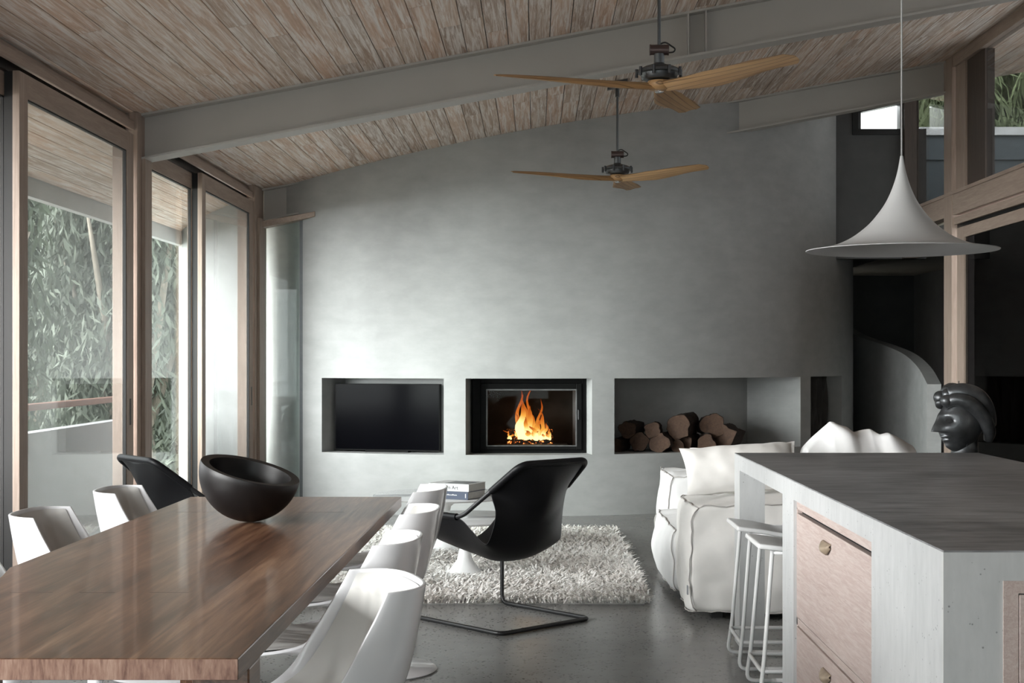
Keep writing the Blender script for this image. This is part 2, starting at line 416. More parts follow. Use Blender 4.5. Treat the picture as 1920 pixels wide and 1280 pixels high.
ibeam('trim_1', 9.03, XL+.03, XR+.02, (.955, 1.065), 'painted steel roof beam crossing the middle of the ceiling')
ibeam('trim_2', 12.99, XL+.03, XR+.02, (), 'painted steel roof beam partly buried in the curved concrete wall')
ibeam('trim_3', 5.16, XL+.03, XR+.02)
ibeam('trim_4', 1.30, XL+.03, XR+.02)

# timber posts of the glazed left side
n = 5
for (y0, y1) in ((8.86, 9.10), (12.58, 12.98), (5.02, 5.26), (1.18, 1.42), (-2.75, -2.5)):
    p_ = MB().box(-2.60, XL+.03, y0, y1, 0, ceil_z(XL)-.0)
    p_.box(XL+.03, XL+.055, y0+.085, y1, 0, ceil_z(XL)-.285+.01)
    struct(p_.build('trim_%d' % n, 'frame_wood', bevel=.003), 'timber post between the glazed doors', 'post'); n += 1
# head trim with black track slot above the doors, threshold below
h = MB(); h.box(XL-.01, XL+.012, -3.2, 12.6, 2.757, 2.81); h.box(XL-.12, XL-.02, -3.2, 12.6, 2.805, 2.845); o = h.build('trim_%d' % n, 'frame_wood_h', bevel=.002); struct(o, 'timber head trim above the sliding doors', 'trim'); n += 1
h = MB().box(-2.60, XL-.045, -3.2, 12.6, 2.7285, 2.80); h.box(-2.60, -2.44, -3.2, 12.6, 0, .012); struct(h.build('trim_%d' % n, 'black'), 'black sliding door track', 'track'); n += 1
def panel(name, xc, y0, y1, pull=None, gm='glass_left', st=.115, ztop=2.728, label=None):
    e = bpy.data.objects.new(name, None); C.objects.link(e); e.location = (xc, y0, 0); struct(e, label, 'door' if label else None)
    W = y1-y0; t = .017
    fr = MB(); fr.m = 0
    fr.box(-t, t, 0, st, .012, ztop); fr.box(-t, t, W-st-.02, W, .012, ztop)
    fr.build('stile', 'frame_wood', e, bevel=.002)
    fr = MB().box(-t, t, st, W-st-.02, ztop-.115, ztop); fr.box(-t, t, st, W-st-.02, .012, .13)
    fr.build('rail', 'frame_wood_h', e, bevel=.002)
    MB().box(-.003, .003, st, W-st-.02, .13, ztop-.115).build('pane', gm, e)
    bd = MB()
    for (a, b_) in ((st, st+.008), (W-st-.028, W-st-.02)): bd.box(-.010, .010, a, b_, .13, ztop-.115)
    bd.box(-.010, .010, st, W-st-.02, ztop-.123, ztop-.115); bd.build('gasket', 'rubber', e)
    if pull:
        MB().box(t, t+.002, W-.085, W-.055, .95, 1.11).build('door_pull', 'metal_dark', e)
    return e
panel('door_1', -2.478, 6.876, 8.83, True, gm='glass_teal', label='inner sliding glass door with timber frame before the middle post')
panel('door_2', -2.56, 5.27, 7.05, label='outer sliding glass door at the edge of the view')
panel('door_3', -2.56, 9.11, 10.81, gm='glass_clear', label='outer sliding glass door just beyond the middle post')
panel('door_4', -2.478, 10.65, 12.57, True, gm='glass_teal', label='inner sliding glass door before the far corner post')
for k, (a, b_) in enumerate(((1.43, 3.3), (3.2, 5.01))): panel('door_%d' % (5+k), -2.478 if k % 2 else -2.56, a, b_)
struct(MB().box(-2.62, -2.42, -3.2, 1.18, 0, 2.85).build('left_light_block', 'wall'))  # unseen solid stretch added in place of doors to cut side light
for k, yy in enumerate((6.90, 10.68)): struct(MB().box(-2.545, -2.496, yy, yy+.02, .012, 2.728).build('trim_%d' % (60+k), 'rubber'), 'black brush seal between two sliding doors', 'seal')
# fixed corner glazing between post and tower
e = bpy.data.objects.new('window_1', None); C.objects.link(e); e.location = (-2.42, 12.90, 0); struct(e, 'narrow fixed corner pane beside the curved wall', 'window')
g = MB(); g.box(0, .36, -.003, .003, .02, 2.57); g.build('pane', 'glass_clear', e)
g = MB().box(.315, .380, -.02, .02, 0, 2.60); g.build('metal_channel', 'metal_grey', e)
r_ = MB(); x0, x1 = -2.43, -1.955
def zb(x): return ceil_z(x)-.285
r_.hexa([(x0+2.42,-.10,zb(x0)-.075),(x1+2.42,-.10,zb(x1)-.065),(x1+2.42,.04,zb(x1)-.065),(x0+2.42,.04,zb(x0)-.075)],
        [(x0+2.42,-.10,zb(x0)-.018),(x1+2.42,-.10,zb(x1)-.018),(x1+2.42,.04,zb(x1)-.018),(x0+2.42,.04,zb(x0)-.018)])
r_.build('head_rail', 'frame_wood_h', e, bevel=.006)

# ---- right side wall: timber posts, header, clerestory, dark sliding door
def rpost(y0, y1, x0=XR-.03, x1=XR+.09, ztop=None, z0=0, nm=None):
    global n
    o = MB().box(x0, x1, y0, y1, z0, (ztop or ceil_z(XR)-.001)).build('trim_%d' % n, 'frame_wood', bevel=.003); n += 1
    return struct(o, 'timber post of the right-hand glazed wall', 'post')
rpost(12.72, 12.96); rpost(9.0, 9.2); rpost(5.1, 5.3); rpost(1.2, 1.4); rpost(-2.7, -2.5)
h = MB().box(XR-.02, XR+.08, -3.0, 14.2, 2.62, 2.80); h.box(XR-.035, XR+.08, -3.0, 14.2, 2.80, 2.83)
h.box(XR-.01, XR+.08, -3.0, 12.72, 2.535, 2.60)
struct(h.build('trim_%d' % n, 'frame_wood_h', bevel=.003), 'heavy timber header under the high windows', 'header'); n += 1
h = MB().box(XR-.02, XR+.08, -3.0, 12.72, ceil_z(XR)-.10, ceil_z(XR)-.001)
struct(h.build('trim_%d' % n, 'frame_wood_h', bevel=.003)); n += 1
struct(MB().box(XR+.02, XR+.08, -3.0, 12.72, 2.50, 2.535).build('trim_%d' % n, 'black')); n += 1
e = bpy.data.objects.new('window_2', None); C.objects.link(e); e.location = (XR, 9.2, 2.83); struct(e, 'high side window over the timber header', 'window')
zt = ceil_z(XR)-.10-2.83
MB().box(.03, .036, 0, 2.75, 0, zt).build('pane', 'glass_right', e)
g = MB().box(.0, .06, 3.22, 3.5, 0, zt); g.box(0, .06, 0, .08, 0, zt); g.build('stile', 'frame_wood', e, bevel=.003)
MB().box(.02, .10, 2.73, 3.22, 0, zt).build('mullion_panel', 'frame_dark', e)
for k, (a, b_) in enumerate(((5.3, 9.0), (1.4, 5.1), (-2.5, 1.2))):
    e = bpy.data.objects.new('window_%d' % (3+k), None); C.objects.link(e); e.location = (XR, a, 2.83); struct(e)
    MB().box(.03, .036, .05, b_-a-.05, 0, zt).build('pane', 'glass_right', e)
    g = MB().box(0, .06, 0, .08, 0, zt); g.box(0, .06, b_-a-.08, b_-a, 0, zt); g.build('stile', 'frame_wood', e)
def dark_door(nm, y0, y1, label=None):
    e = bpy.data.objects.new(nm, None); C.objects.link(e); e.location = (XR+.02, y0, 0); struct(e, label, 'door' if label else None)
    W = y1-y0
    g = MB().box(-.02, .02, 0, .12, .01, 2.50); g.box(-.02, .02, W-.20, W, .01, 2.50); g.build('stile', 'frame_wood', e, bevel=.002)
    g = MB().box(-.02, .02, .12, W-.20, 2.405, 2.50); g.box(-.02, .02, .12, W-.20, .01, .15); g.build('rail', 'frame_wood_h', e, bevel=.002)
    MB().box(-.003, .003, .12, W-.20, .15, 2.405).build('pane', 'glass_dark', e)
    MB().box(-.023, -.02, W-.07, W-.05, .98, 1.16).build('door_pull', 'metal_dark', e)
dark_door('door_9', 10.2, 12.66, 'dark glazed timber door on the right side')
dark_door('door_10', 9.22, 10.2); dark_door('door_11', 5.32, 8.98); dark_door('door_12', 1.42, 5.08); dark_door('door_13', -2.48, 1.18)
cu = MB().grid(lambda u, v: (XR+.14+.025*math.sin(u*230)+.01*math.sin(u*77), -2.9+15.5*u, .02+2.5*v), 900, 1)  # wavy dark sheet added to keep daylight out behind the doors
struct(cu.build('added_dark_curtain', 'brown_cloth', smooth=180), 'dark brown curtain lining added behind the right-hand glass to darken it', 'curtain')
# rear wall behind the camera, its unseen window added to light the room
g = MB().box(-2.7, -2.3, -3.2, -3.05, 0, 4.4); g.box(.32, 5.0, -3.2, -3.05, 0, 4.4); g.box(-2.3, .32, -3.2, -3.05, 2.75, 4.4)
struct(g.build('wall_rear', 'wall'))
e = bpy.data.objects.new('window_8', None); C.objects.link(e); struct(e); e.location = (-2.3, -3.12, 0)
MB().box(.06, 2.56, -.003, .003, .06, 2.69).build('pane', 'glass_clear', e)
g = MB()
for xx in (0, 1.28, 2.56): g.box(xx, xx+.06, -.04, .04, 0, 2.75)
g.build('stile', 'frame_wood', e)
# back wall beside the tower: concrete above a dark opening, with two high windows
g = MB()
def bw_box(x0, x1, z0, z1): g.box(x0, x1, 14.2, 14.32, z0, z1)
xw0, xw1 = 3.215, 3.60
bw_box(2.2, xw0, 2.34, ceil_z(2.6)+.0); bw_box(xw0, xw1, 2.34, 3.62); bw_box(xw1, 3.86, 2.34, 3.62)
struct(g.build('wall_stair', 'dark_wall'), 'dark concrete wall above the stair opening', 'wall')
def frame_poly(e, pts, y0, y1, t, mat, nm):
    """frame around a quad given as (x,z) corners"""
    cxm = sum(p[0] for p in pts)/4; czm = sum(p[1] for p in pts)/4; g = MB()
    ins = [(p[0]+(t if p[0] < cxm else -t), p[1]+(t if p[1] < czm else -t)) for p in pts]
    for i in range(4):
        j = (i+1) % 4
        a, b_, c, d = pts[i], pts[j], ins[j], ins[i]
        g.add([(a[0],y0,a[1]),(b_[0],y0,b_[1]),(c[0],y0,c[1]),(d[0],y0,d[1]),(a[0],y1,a[1]),(b_[0],y1,b_[1]),(c[0],y1,c[1]),(d[0],y1,d[1])],
              [(0,1,2,3),(7,6,5,4),(0,4,5,1),(1,5,6,2),(2,6,7,3),(3,7,4,0)])
    g.build(nm, mat, e)
    return ins
e = bpy.data.objects.new('window_6', None); C.objects.link(e); struct(e, 'small dark-framed high window beside the curved wall', 'window')
e.location = (3.13, 14.2, 3.56)
ins = frame_poly(e, [(0, 0), (.52, 0), (.52, .36), (0, .27)], -.02, .10, .055, 'black', 'window_frame')
g = MB(); g.add([(p[0], .04, p[1]) for p in ins], [(0,1,2,3)]); g.build('pane', 'glass_clear', e)
o = MB().box(3.62, 3.76, 14.10, 14.32, 2.34, ceil_z(3.7)-.01).build('trim_%d' % n, 'frame_dark'); n += 1; struct(o, 'dark corner mullion between the two high windows', 'mullion')
o = MB().hexa([(2.2,14.15,3.88),(3.76,14.15,3.88),(3.76,14.33,3.88),(2.2,14.33,3.88)], [(2.2,14.15,3.76),(3.76,14.15,4.08),(3.76,14.33,4.08),(2.2,14.33,3.76)])
e = bpy.data.objects.new('window_7', None); C.objects.link(e); e.location = (XR, 12.96, 2.83); struct(e, 'high side window just past the far beam', 'window')
MB().box(.03, .036, 0, 1.14, 0, 1.15).build('pane', 'glass_right', e)
MB().box(0, .06, 0, .03, 0, 1.15).build('stile', 'frame_wood', e)

# stairwell shell added to keep the opening dark, hillside, curved balustrade
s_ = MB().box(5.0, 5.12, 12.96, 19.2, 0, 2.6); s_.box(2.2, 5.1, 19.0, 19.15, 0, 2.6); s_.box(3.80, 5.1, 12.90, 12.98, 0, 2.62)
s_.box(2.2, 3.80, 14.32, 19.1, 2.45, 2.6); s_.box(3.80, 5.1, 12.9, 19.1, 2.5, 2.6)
struct(s_.build('stairwell_dark_box', 'dark_wall'))
bp = catmull([(3.66,13.2,1.12),(3.76,13.9,1.27),(3.80,14.6,1.40),(3.76,15.3,1.50),(3.68,15.9,1.58),(3.66,16.5,1.66),(3.72,17.1,1.72)], 40)
g = MB(); vs = []
for i, p_ in enumerate(bp):
    a, b_ = bp[max(i-1,0)], bp[min(i+1,len(bp)-1)]; t = Vector((b_[0]-a[0], b_[1]-a[1], 0)).normalized(); nn = Vector((t.y, -t.x, 0))*.062
    for sg in (-1, 1):
        vs += [(p_[0]+nn.x*sg, p_[1]+nn.y*sg, 0), (p_[0]+nn.x*sg, p_[1]+nn.y*sg, p_[2])]
fs = [(0,1,3,2)]
for i in range(len(bp)-1):
    a = i*4; b_ = a+4; fs += [(a,b_,b_+1,a+1), (a+2,a+3,b_+3,b_+2), (a+1,b_+1,b_+3,a+3)]
g.add(vs, fs); o = g.build('stair_balustrade', 'wall', smooth=40); tag(o, 'curved concrete stair balustrade winding into the dark opening', 'balustrade')

# ---------------------------------------------------------------- outside
struct(MB().box(-3.95, -2.6, -4, 15.2, -.2, -.02).build('deck', 'deck'), 'terrace floor outside the left doors', 'terrace')
struct(MB().box(-3.86, -3.74, -4, 13.6, -.1, .80).build('parapet', 'plaster_white'), 'low white parapet along the terrace', 'parapet')
hr = thing('handrail', 'reddish timber handrail on the terrace parapet outside', 'handrail', (-3.72, 5, 0))
MB().box(-.04, .04, -9, 8.6, .97, 1.02).build('rail', 'handrail', hr, bevel=.01)
for k in range(7): MB().box(-.012, .012, -8.2+2.7*k, -8.16+2.7*k, .795, .975).build('baluster', 'metal_grey', hr)
struct(MB().box(-60, -3.9, -30, 70, -3.3, -3.0).build('ground', 'soil'), 'garden ground below the terrace', 'ground')
def leaves(nm, mat, cent, rad, count, ln, wd, droop, parent):
    c = rng.normal(size=(count, 3)); c /= np.linalg.norm(c, axis=1)[:, None]; c *= (rng.random(count)**.45)[:, None]
    # clump the leaves
    cl = rng.normal(size=(60, 3)); cl /= np.linalg.norm(cl, axis=1)[:, None]; cl *= (rng.random(60)**.5)[:, None]*.95
    idx = rng.integers(0, 60, count); P = cl[idx] + c*.30
    P = P*np.array(rad) + np.array(cent)
    d = rng.normal(size=(count, 3))*.6; d[:, 2] -= droop; d /= np.linalg.norm(d, axis=1)[:, None]
    s2 = np.cross(d, rng.normal(size=(count, 3))); s2 /= np.linalg.norm(s2, axis=1)[:, None]
    L = ln*(.6+.8*rng.random(count))[:, None]; Wd = wd*(.6+.8*rng.random(count))[:, None]
    V = np.stack([P, P + d*L*.45 + s2*Wd, P + d*L, P + d*L*.45 - s2*Wd], 1).reshape(-1, 3)
    g = MB(); g.v = V.tolist(); g.f = [(4*i, 4*i+1, 4*i+2, 4*i+3) for i in range(count)]; g.mi = [0]*count
    return g.build(nm, mat, parent)
def tree(x, y, h, rx, cr_z, crz, mat, label, n_=9000, droop=1.2):
    t = thing('tree', label, 'tree', (x, y, -3.0), 0, 'trees beyond the terrace')
    g = MB(); g.tube(catmull([(0,0,-.1),(.15,.1,cr_z*.5),(-.1,0,cr_z)], 10), [.22-.014*k for k in range(11)], 8)
    for k in range(6):
        a = k*1.1; g.tube(catmull([(0,0,cr_z*.55),(math.cos(a)*rx*.4, math.sin(a)*rx*.4, cr_z*.85),(math.cos(a)*rx*.75, math.sin(a)*rx*.75, cr_z+crz*.3)], 8), [.10-.01*j for j in range(9)], 6)
    g.build('trunk', 'trunk', t, smooth=180)
    leaves('foliage', mat, (0, 0, cr_z), (rx, rx, crz), int(n_*1.6), .20, .022, droop, t)
tree(-5.35, 19.2, 7, 1.35, 5.3, 2.9, 'leaf_pale', 'pale drooping tree seen through the clear pane past the middle post', 13000)
tree(-8.6, 24.5, 8, 2.2, 5.6, 3.4, 'leaf', 'dark green tree rising behind the pale drooping one', 13000)
tree(-6.4, 15.0, 7, 1.5, 4.9, 2.6, 'leaf', 'bushy green tree seen through the first sliding door', 12000)
tree(-11.6, 20.5, 8, 2.4, 5.2, 3.2, 'leaf_pale', 'pale tree furthest out beyond the terrace handrail', 12000)
hd = thing('hedge', 'tall hedge closing the garden behind the trees', 'hedge', (-10, 31, -3))
leaves('foliage', 'leaf_pale', (0, 0, 3.0), (9, 2.2, 5.5), 42000, .36, .07, .2, hd)
# right side: hillside terrace with fence and grassy bank
struct(MB().box(3.82, 40, 12.95, 60, 2.45, 2.75).build('hillside', 'soil'), 'raised ground behind the right-hand windows', 'ground')
fe = thing('fence', 'dark grey panel fence with white cap outside the high windows', 'fence', (4.25, 16.5, 2.75))
for k in range(5): MB().box(.95*k, .95*k+.93, 0, .03, 0, 1.16).build('fence_panel', 'fence', fe)
MB().box(-.1, 4.9, -.05, .07, 1.16, 1.25).build('cap', 'plaster_white', fe)
MB().box(-.1, 4.9, -.03, 0, .88, .95).build('fence_rail', 'fence', fe)
struct(MB().box(4.2, 4.75, 18.6, 18.8, 2.7, 6.2).build('house_wall', 'plaster_white'), 'white wall of a neighbouring house', 'wall')
bk = thing('grass_bank', 'green grassy bank rising above the fence', 'bank', (8, 22, 2.7)); bk['kind'] = 'stuff'
leaves('grass_blade', 'grass', (0, 0, 1.6), (4.4, 2.2, 1.9), 22000, .42, .022, -1.2, bk)
MB().hexa([(-4,-1,0),(8,-1,0),(8,4,0),(-4,4,0)], [(-4,.5,1.2),(8,.5,1.2),(8,4,4.2),(-4,4,4.2)]).build('earth', 'grass', bk)
rt = thing('round_tree', 'dark leafy tree above the grassy bank on the right', 'tree', (9.5, 24, 2.7))
leaves('foliage', 'leaf', (0, 0, 3.2), (3.0, 2.0, 1.6), 9000, .25, .05, .5, rt); MB().tube([(0,0,0),(0,0,3)], .15).build('trunk', 'trunk', rt)

# ================================================================ furniture and fittings
# ---------------------------------------------------------------- dining table
tb = thing('dining_table', 'long dark glossy timber dining table with thick plank top', 'table', (-1.05, 4.6, 0))
poly = [(-.02,-1.713), (.455,-1.713), (.468,1.68), (-.452,1.68), (-.464,-.45), (-.425,-.62), (-.28,-1.713)]
poly = [(-.28,-1.713), (.455,-1.713), (.468,1.68), (-.452,1.68), (-.464,-.45), (-.425,-.62)]
MB().prism(poly, .706, .75).build('table_top', 'table_wood', tb, bevel=.003)
ge = MB(); ge.m = 0
MB().box(-.279, .454, -1.7145, -1.7130, .7075, .7485).build('end_grain', 'end_grain', tb)
for (lx, ly) in ((.335,-1.60), (-.20,1.20), (-.38,1.20), (-.24,-1.55)):
    MB().box(lx, lx+.12, ly, ly+.12, 0, .706).build('table_leg', 'table_wood', tb, bevel=.004)
for (xx, yy, L) in ((-.30,-.90,.11), (-.12,-.90,.09), (.06,-.90,.10), (-.36,1.05,.16), (.12,1.05,.18)):
    MB().box(xx, xx+L, yy, yy+.004, .7498, .7503).build('joint_line', 'metal_brown', tb)

# ---------------------------------------------------------------- tilted black bowl
bo = thing('wooden_bowl', 'large black half-round bowl lying tilted on the dining table', 'bowl', (-1.062, 5.31, .751))
prof = [(.001,-.185)] + [(.185*math.sin(R(a)), -.185*math.cos(R(a))) for a in range(5, 91, 5)]
prof += [(.183,.006), (.152,.004)] + [(.150*math.cos(R(a)), -.150*math.sin(R(a))*.92) for a in range(6, 90, 6)] + [(.001,-.139)]
g = MB().lathe(prof, 72)
M_ = Matrix.Rotation(R(15.5), 3, Vector((.25,1,0)).normalized()) @ Matrix.Rotation(R(3), 3, 'X')
g.v = [tuple(M_ @ Vector(v) + Vector((.012, 0, .185))) for v in g.v]
g.build('bowl_shell', 'bowl', bo, smooth=50)

# ---------------------------------------------------------------- shell dining chairs
# local frame: the sitter faces +Y, x across
ctr = [(.44,.435),(.40,.452),(.30,.445),(.18,.43),(.08,.435),(.01,.475),(-.035,.56),(-.065,.68),(-.085,.795)]
edg = [(.42,.440),(.39,.462),(.32,.475),(.25,.495),(.195,.54),(.150,.605),(.108,.675),(.072,.735),(.043,.79)]
hw_ = [.20,.215,.225,.232,.232,.227,.220,.212,.203]
NV = 44
ctr_s = catmull([(0,)+c for c in ctr], NV); edg_s = catmull([(h_,)+e_ for h_, e_ in zip(hw_, edg)], NV)
def shell_pt(u, v, inset=0.0):
    k = int(round(v*NV)); a = u*2-1
    cz, ez = ctr_s[k], edg_s[k]; s_ = abs(a)**2.6
    wx = math.sin(a*PI/2*.98)/math.sin(PI/2*.98) if v > .45 else a
    bl = min(1, max(0, (v-.3)/.3)); wx = a*(1-bl) + math.copysign(abs(wx), a)*bl if a else 0
    y = cz[1]*(1-s_) + ez[1]*s_; z = cz[2]*(1-s_) + ez[2]*s_
    x = ez[0]*wx
    return Vector((x, y, z))
def shell_n(u, v):
    e = .02; k = 1.0/NV
    du = shell_pt(min(1,u+e), v) - shell_pt(max(0,u-e), v); dv = shell_pt(u, min(1, v+k)) - shell_pt(u, max(0, v-k))
    return dv.cross(du).normalized()*-1
def make_dining_chair():
    t = thing('dining_chair', '', 'chair')
    g = MB().grid(lambda u, v: tuple(shell_pt(u, v)), 44, NV)
    g.build('shell', 'white_plastic', t, smooth=60, solid=.010, bevel=.002, off=0)
    def cp(u, v):
        uu = .035 + u*.93; vv = .03 + v*.955
        k = round(vv*NV)/NV
        p = shell_pt(uu, k); nn = shell_n(uu, k)
        if nn.dot(Vector((0, .24, .78)) - p) < 0: nn = -nn
        seam = math.exp(-((v-.42)/.016)**2)
        pr_ = (1-abs(2*u-1)**8)*(1-abs(2*v-1)**14); th = .018*pr_*(1-.9*seam) + .010
        th += pr_*.022*noise.noise(Vector((u*8+v*3, v*2.2, 3.1)))*(1 if v > .35 else .5) + pr_*.012*noise.noise(Vector((u*18-v*5, v*4, 9)))
        return tuple(p + nn*th)
    g = MB().grid(cp, 40, 44); g.build('cushion', 'chair_cushion', t, smooth=180, subsurf=1)
    MB().lathe([(.001,.0),(.24,0),(.245,.006),(.235,.012),(.12,.020),(.05,.045),(.030,.12),(.028,.36),(.045,.405),(.09,.418),(.001,.42)], 48, (0,.20,0)).build('pedestal', 'white_plastic', t, smooth=40)
    return t
ch0 = make_dining_chair()
GR = 'white shell dining chairs along the window side of the table'; GS = 'white shell dining chairs along the room side of the table'
spots = [(-.435,3.64,R(110),'nearest white shell dining chair, turned slightly, its pale cushion facing the viewer',GS),
         (-.50,4.53,R(90),'white shell dining chair second from the viewer on the room side of the table',GS),
         (-.50,5.39,R(90),'white shell dining chair third from the viewer on the room side of the table',GS),
         (-.525,6.26,R(90),'white shell dining chair by the far corner of the table, in front of the books',GS),
         (-1.735,4.36,R(-90),'white shell dining chair cut off by the picture edge beside the window',GR),
         (-1.755,5.28,R(-90),'white shell dining chair with creased cushion, on the window side nearer the viewer',GR),
         (-1.735,6.20,R(-90),'white shell dining chair between the bowl and the black sling chair by the window',GR)]
for i, (x, y, a, lb, gr) in enumerate(spots):
    # (x, y) is the chord of the wing tips; the shell origin sits .055 behind it
    off = Matrix.Rotation(a, 3, 'Z') @ Vector((0, -.055, 0))
    loc = (x+off.x, y+off.y, 0)
    if i == 0: c = ch0; c.location = loc; c.rotation_euler = (0,0,a); c['label'] = lb
    else: c = copy_thing(ch0, loc, a, lb)
    c['group'] = gr

# ---------------------------------------------------------------- black sling lounge chairs
E_ = [(.66,.55,.31),(.50,.553,.31),(.32,.555,.31),(.225,.50,.305),(.160,.450,.30),(.12,.44,.295),(.085,.51,.290),(.075,.60,.28),(.12,.695,.268),(.03,.765,.247),(-.06,.835,.23)]
F_ = [(.66,.55,.31),(.50,.553,.31),(.36,.555,.31),(.29,.50,.305),(.235,.44,.30),(.205,.405,.30),(.185,.49,.29),(.165,.58,.28),(.12,.690,.268),(.03,.765,.247),(-.06,.835,.23)]
K_ = [(.67,.375),(.52,.345),(.40,.325),(.30,.313),(.21,.325),(.14,.365),(.09,.43),(.05,.52),(.0,.62),(-.04,.72),(-.06,.82)]
NL = 44
Es = catmull(E_, NL); Fs = catmull(F_, NL); Ks = catmull([(a, b, 0) for a, b in K_], NL)
def make_lounge(label, loc, rz):
    t = thing('lounge_chair', label, 'armchair', loc, rz, 'black leather sling chairs')
    bar = [(-.31,0,.012),(.31,0,.012),(.31,.67,.012),(.31,.67,.56),(.31,.30,.555),(.23,-.06,.835),(-.23,-.06,.835),(-.31,.30,.555),(-.31,.67,.56),(-.31,.67,.012)]
    MB().tube(fillet(bar, .05, True, 6), .0115, 12, closed=True).build('steel_frame', 'black_rod', t, smooth=180)
    def sl(u, v):
        k = int(round(v*NL)); a = u*2-1; e = Es[k] if a < 0 else Fs[k]; c = Ks[k]; s_ = abs(a)**(2.6 if v < .35 else 1.9+.7*max(0, (.5-v)/.15) if v < .5 else 1.9)
        if v > .72: s_ = abs(a)**1.6*.9 + .1*abs(a)
        return (e[2]*a, c[0]*(1-s_)+e[0]*s_, c[1]*(1-s_)+e[1]*s_)
    MB().grid(sl, 26, NL).build('leather_sling', 'leather', t, smooth=180, solid=.006, subsurf=1)
    for sx in (-1, 1):
        MB().tube([(sx*.31,.64,.5575),(sx*.31,.48,.5565),(sx*.31,.33,.556)], .0175, 12).build('side_sleeve', 'leather', t, smooth=60)
    MB().tube(fillet([(-.268,.12,.695),(-.23,-.06,.835),(.23,-.06,.835),(.268,.12,.695)], .055, n=8), .0175, 12).build('back_sleeve', 'leather', t, smooth=60)
    return t
make_lounge('black leather sling lounge chair standing in front of the fireplace', (.059, 7.224, 0), R(43.8))
def lounge2():
    # near top corner at (-1.92, 7.25), facing right and away
    d = Vector((.78,.62)); w_ = Vector((d.y,-d.x)); p = Vector((-1.92,7.25)) - w_*.23 + d*.06
    return (p.x, p.y, 0), math.atan2(-d.x, d.y)
l2, a2 = lounge2()
make_lounge('black leather sling lounge chair by the window, behind the dining chairs', l2, a2)

# ---------------------------------------------------------------- rug
rg = thing('shag_rug', 'thick shaggy pale grey rug under the black lounge chair', 'rug', (-.45, 9.57, 0))
RX, RY = 1.08, 1.66
MB().box(-RX+.025, RX-.025, -RY+.025, RY-.025, 0, .012).build('rug_backing', 'chair_cushion', rg)
cnt = 56000
px = rng.uniform(-RX, RX, cnt); py = -RY + 2*RY*rng.random(cnt)**1.25
P = np.stack([px, py, np.full(cnt, .010)], 1)
a = rng.uniform(0, 2*PI, cnt); flow = np.sin(px*3.1+np.cos(py*2.3)*2)*1.5 + np.cos(py*2.9)*1.2
a = a*.75 + flow; tilt = .25 + .85*rng.random(cnt)
d = np.stack([np.cos(a)*np.sin(tilt), np.sin(a)*np.sin(tilt), np.cos(tilt)], 1)
s2 = np.stack([-np.sin(a), np.cos(a), np.zeros(cnt)], 1)
L = (.045 + .040*rng.random(cnt))[:, None]; Wd = (.0038 + .0026*rng.random(cnt))[:, None]
bend = np.stack([np.cos(a), np.sin(a), -.35*np.ones(cnt)], 1)
V = np.stack([P - s2*Wd*.6, P + s2*Wd*.6, P + d*L*.55 + s2*Wd, P + d*L*.55 - s2*Wd, P + d*L*.85 + bend*L*.28 + s2*Wd*.5, P + d*L*.85 + bend*L*.28 - s2*Wd*.5], 1)
g = MB(); g.v = V.reshape(-1, 3).tolist()
g.f = [f_ for i in range(cnt) for f_ in ((6*i, 6*i+1, 6*i+2, 6*i+3), (6*i+3, 6*i+2, 6*i+4, 6*i+5))]; g.mi = [0]*len(g.f)
tone = np.clip(.5 + .35*rng.normal(size=cnt) + .15*np.sin(px*9+py*4), 0, 1)
pile = g.build('pile', 'shag', rg, attr=('rnd', 'FACE', np.repeat(tone, 2).tolist())); pile['kind'] = 'stuff'

# ---------------------------------------------------------------- pedestal coffee tables and books
def tulip(label, loc, r, h_):
    t = thing('coffee_table', label, 'table', loc, 0, 'round pedestal coffee tables')
    MB().lathe([(.001,h_-.018),(r*.90,h_-.018),(r*.985,h_-.008),(r,h_-.003),(r-.004,h_),(.001,h_)], 72).build('table_top', 'marble', t, smooth=40)
    b = r*.46
    MB().lathe([(.001,.0),(b,0),(b,.006),(b*.85,.016),(b*.5,.05),(b*.26,.11),(.030,.19),(.027,.26),(.04,.32),(.10,h_-.028),(.13,h_-.018),(.001,h_-.018)], 56).build('pedestal', 'white_gloss', t, smooth=60)
    return t
tulip('small white pedestal coffee table seen beneath the black lounge chair', (-.43, 8.83, .012), .40, .37)
tulip('larger white round pedestal coffee table carrying the two art books', (-.62, 9.98, .012), .50, .40)
def book(label, loc, rz, wx, dy, th, cov, txt=None):
    t = thing('book', label, 'book', loc, rz, 'large books stacked on the coffee table')
    MB().box(0, wx-.004, .003, dy-.004, .003, th-.003).build('page_block', 'paper', t)
    g = MB().box(-.002, wx, 0, dy, 0, .003); g.box(-.002, wx, 0, dy, th-.003, th); g.box(-.002, wx, -.002, .003, 0, th)
    g.build('cover', cov, t, bevel=.001)
    return t
bx, by, bz = -.46, 9.72, .4125
b1 = book('thick navy art book with pale spine lettering, lying under the white one', (-.712, 9.72, bz), R(-27), .30, .24, .052, 'book_navy')
g = MB()
for k in range(15): g.box(.03+.0125*k, .03+.0125*k+.009, -.0026, -.002, .026, .031 if k % 3 else .034)
g.box(.03, .21, -.0025, -.002, .0285, .0300); g.build('spine_lettering', 'book_white', b1); MB().box(.278, .284, -.0026, -.002, .012, .040).build('spine_label', 'book_white', b1)
b2 = book('thick white art book with dark spine lettering, on top of the navy one', (-.716, 9.722, bz+.0525), R(-25), .305, .25, .050, 'book_white')
cu_ = bpy.data.curves.new('lettering', 'FONT'); cu_.body = 'Modern Art'; cu_.size = .034; cu_.extrude = .0003
tmp = bpy.data.objects.new('lettering', cu_); C.objects.link(tmp); bpy.context.view_layer.update()
tme = bpy.data.meshes.new_from_object(tmp); bpy.data.objects.remove(tmp)
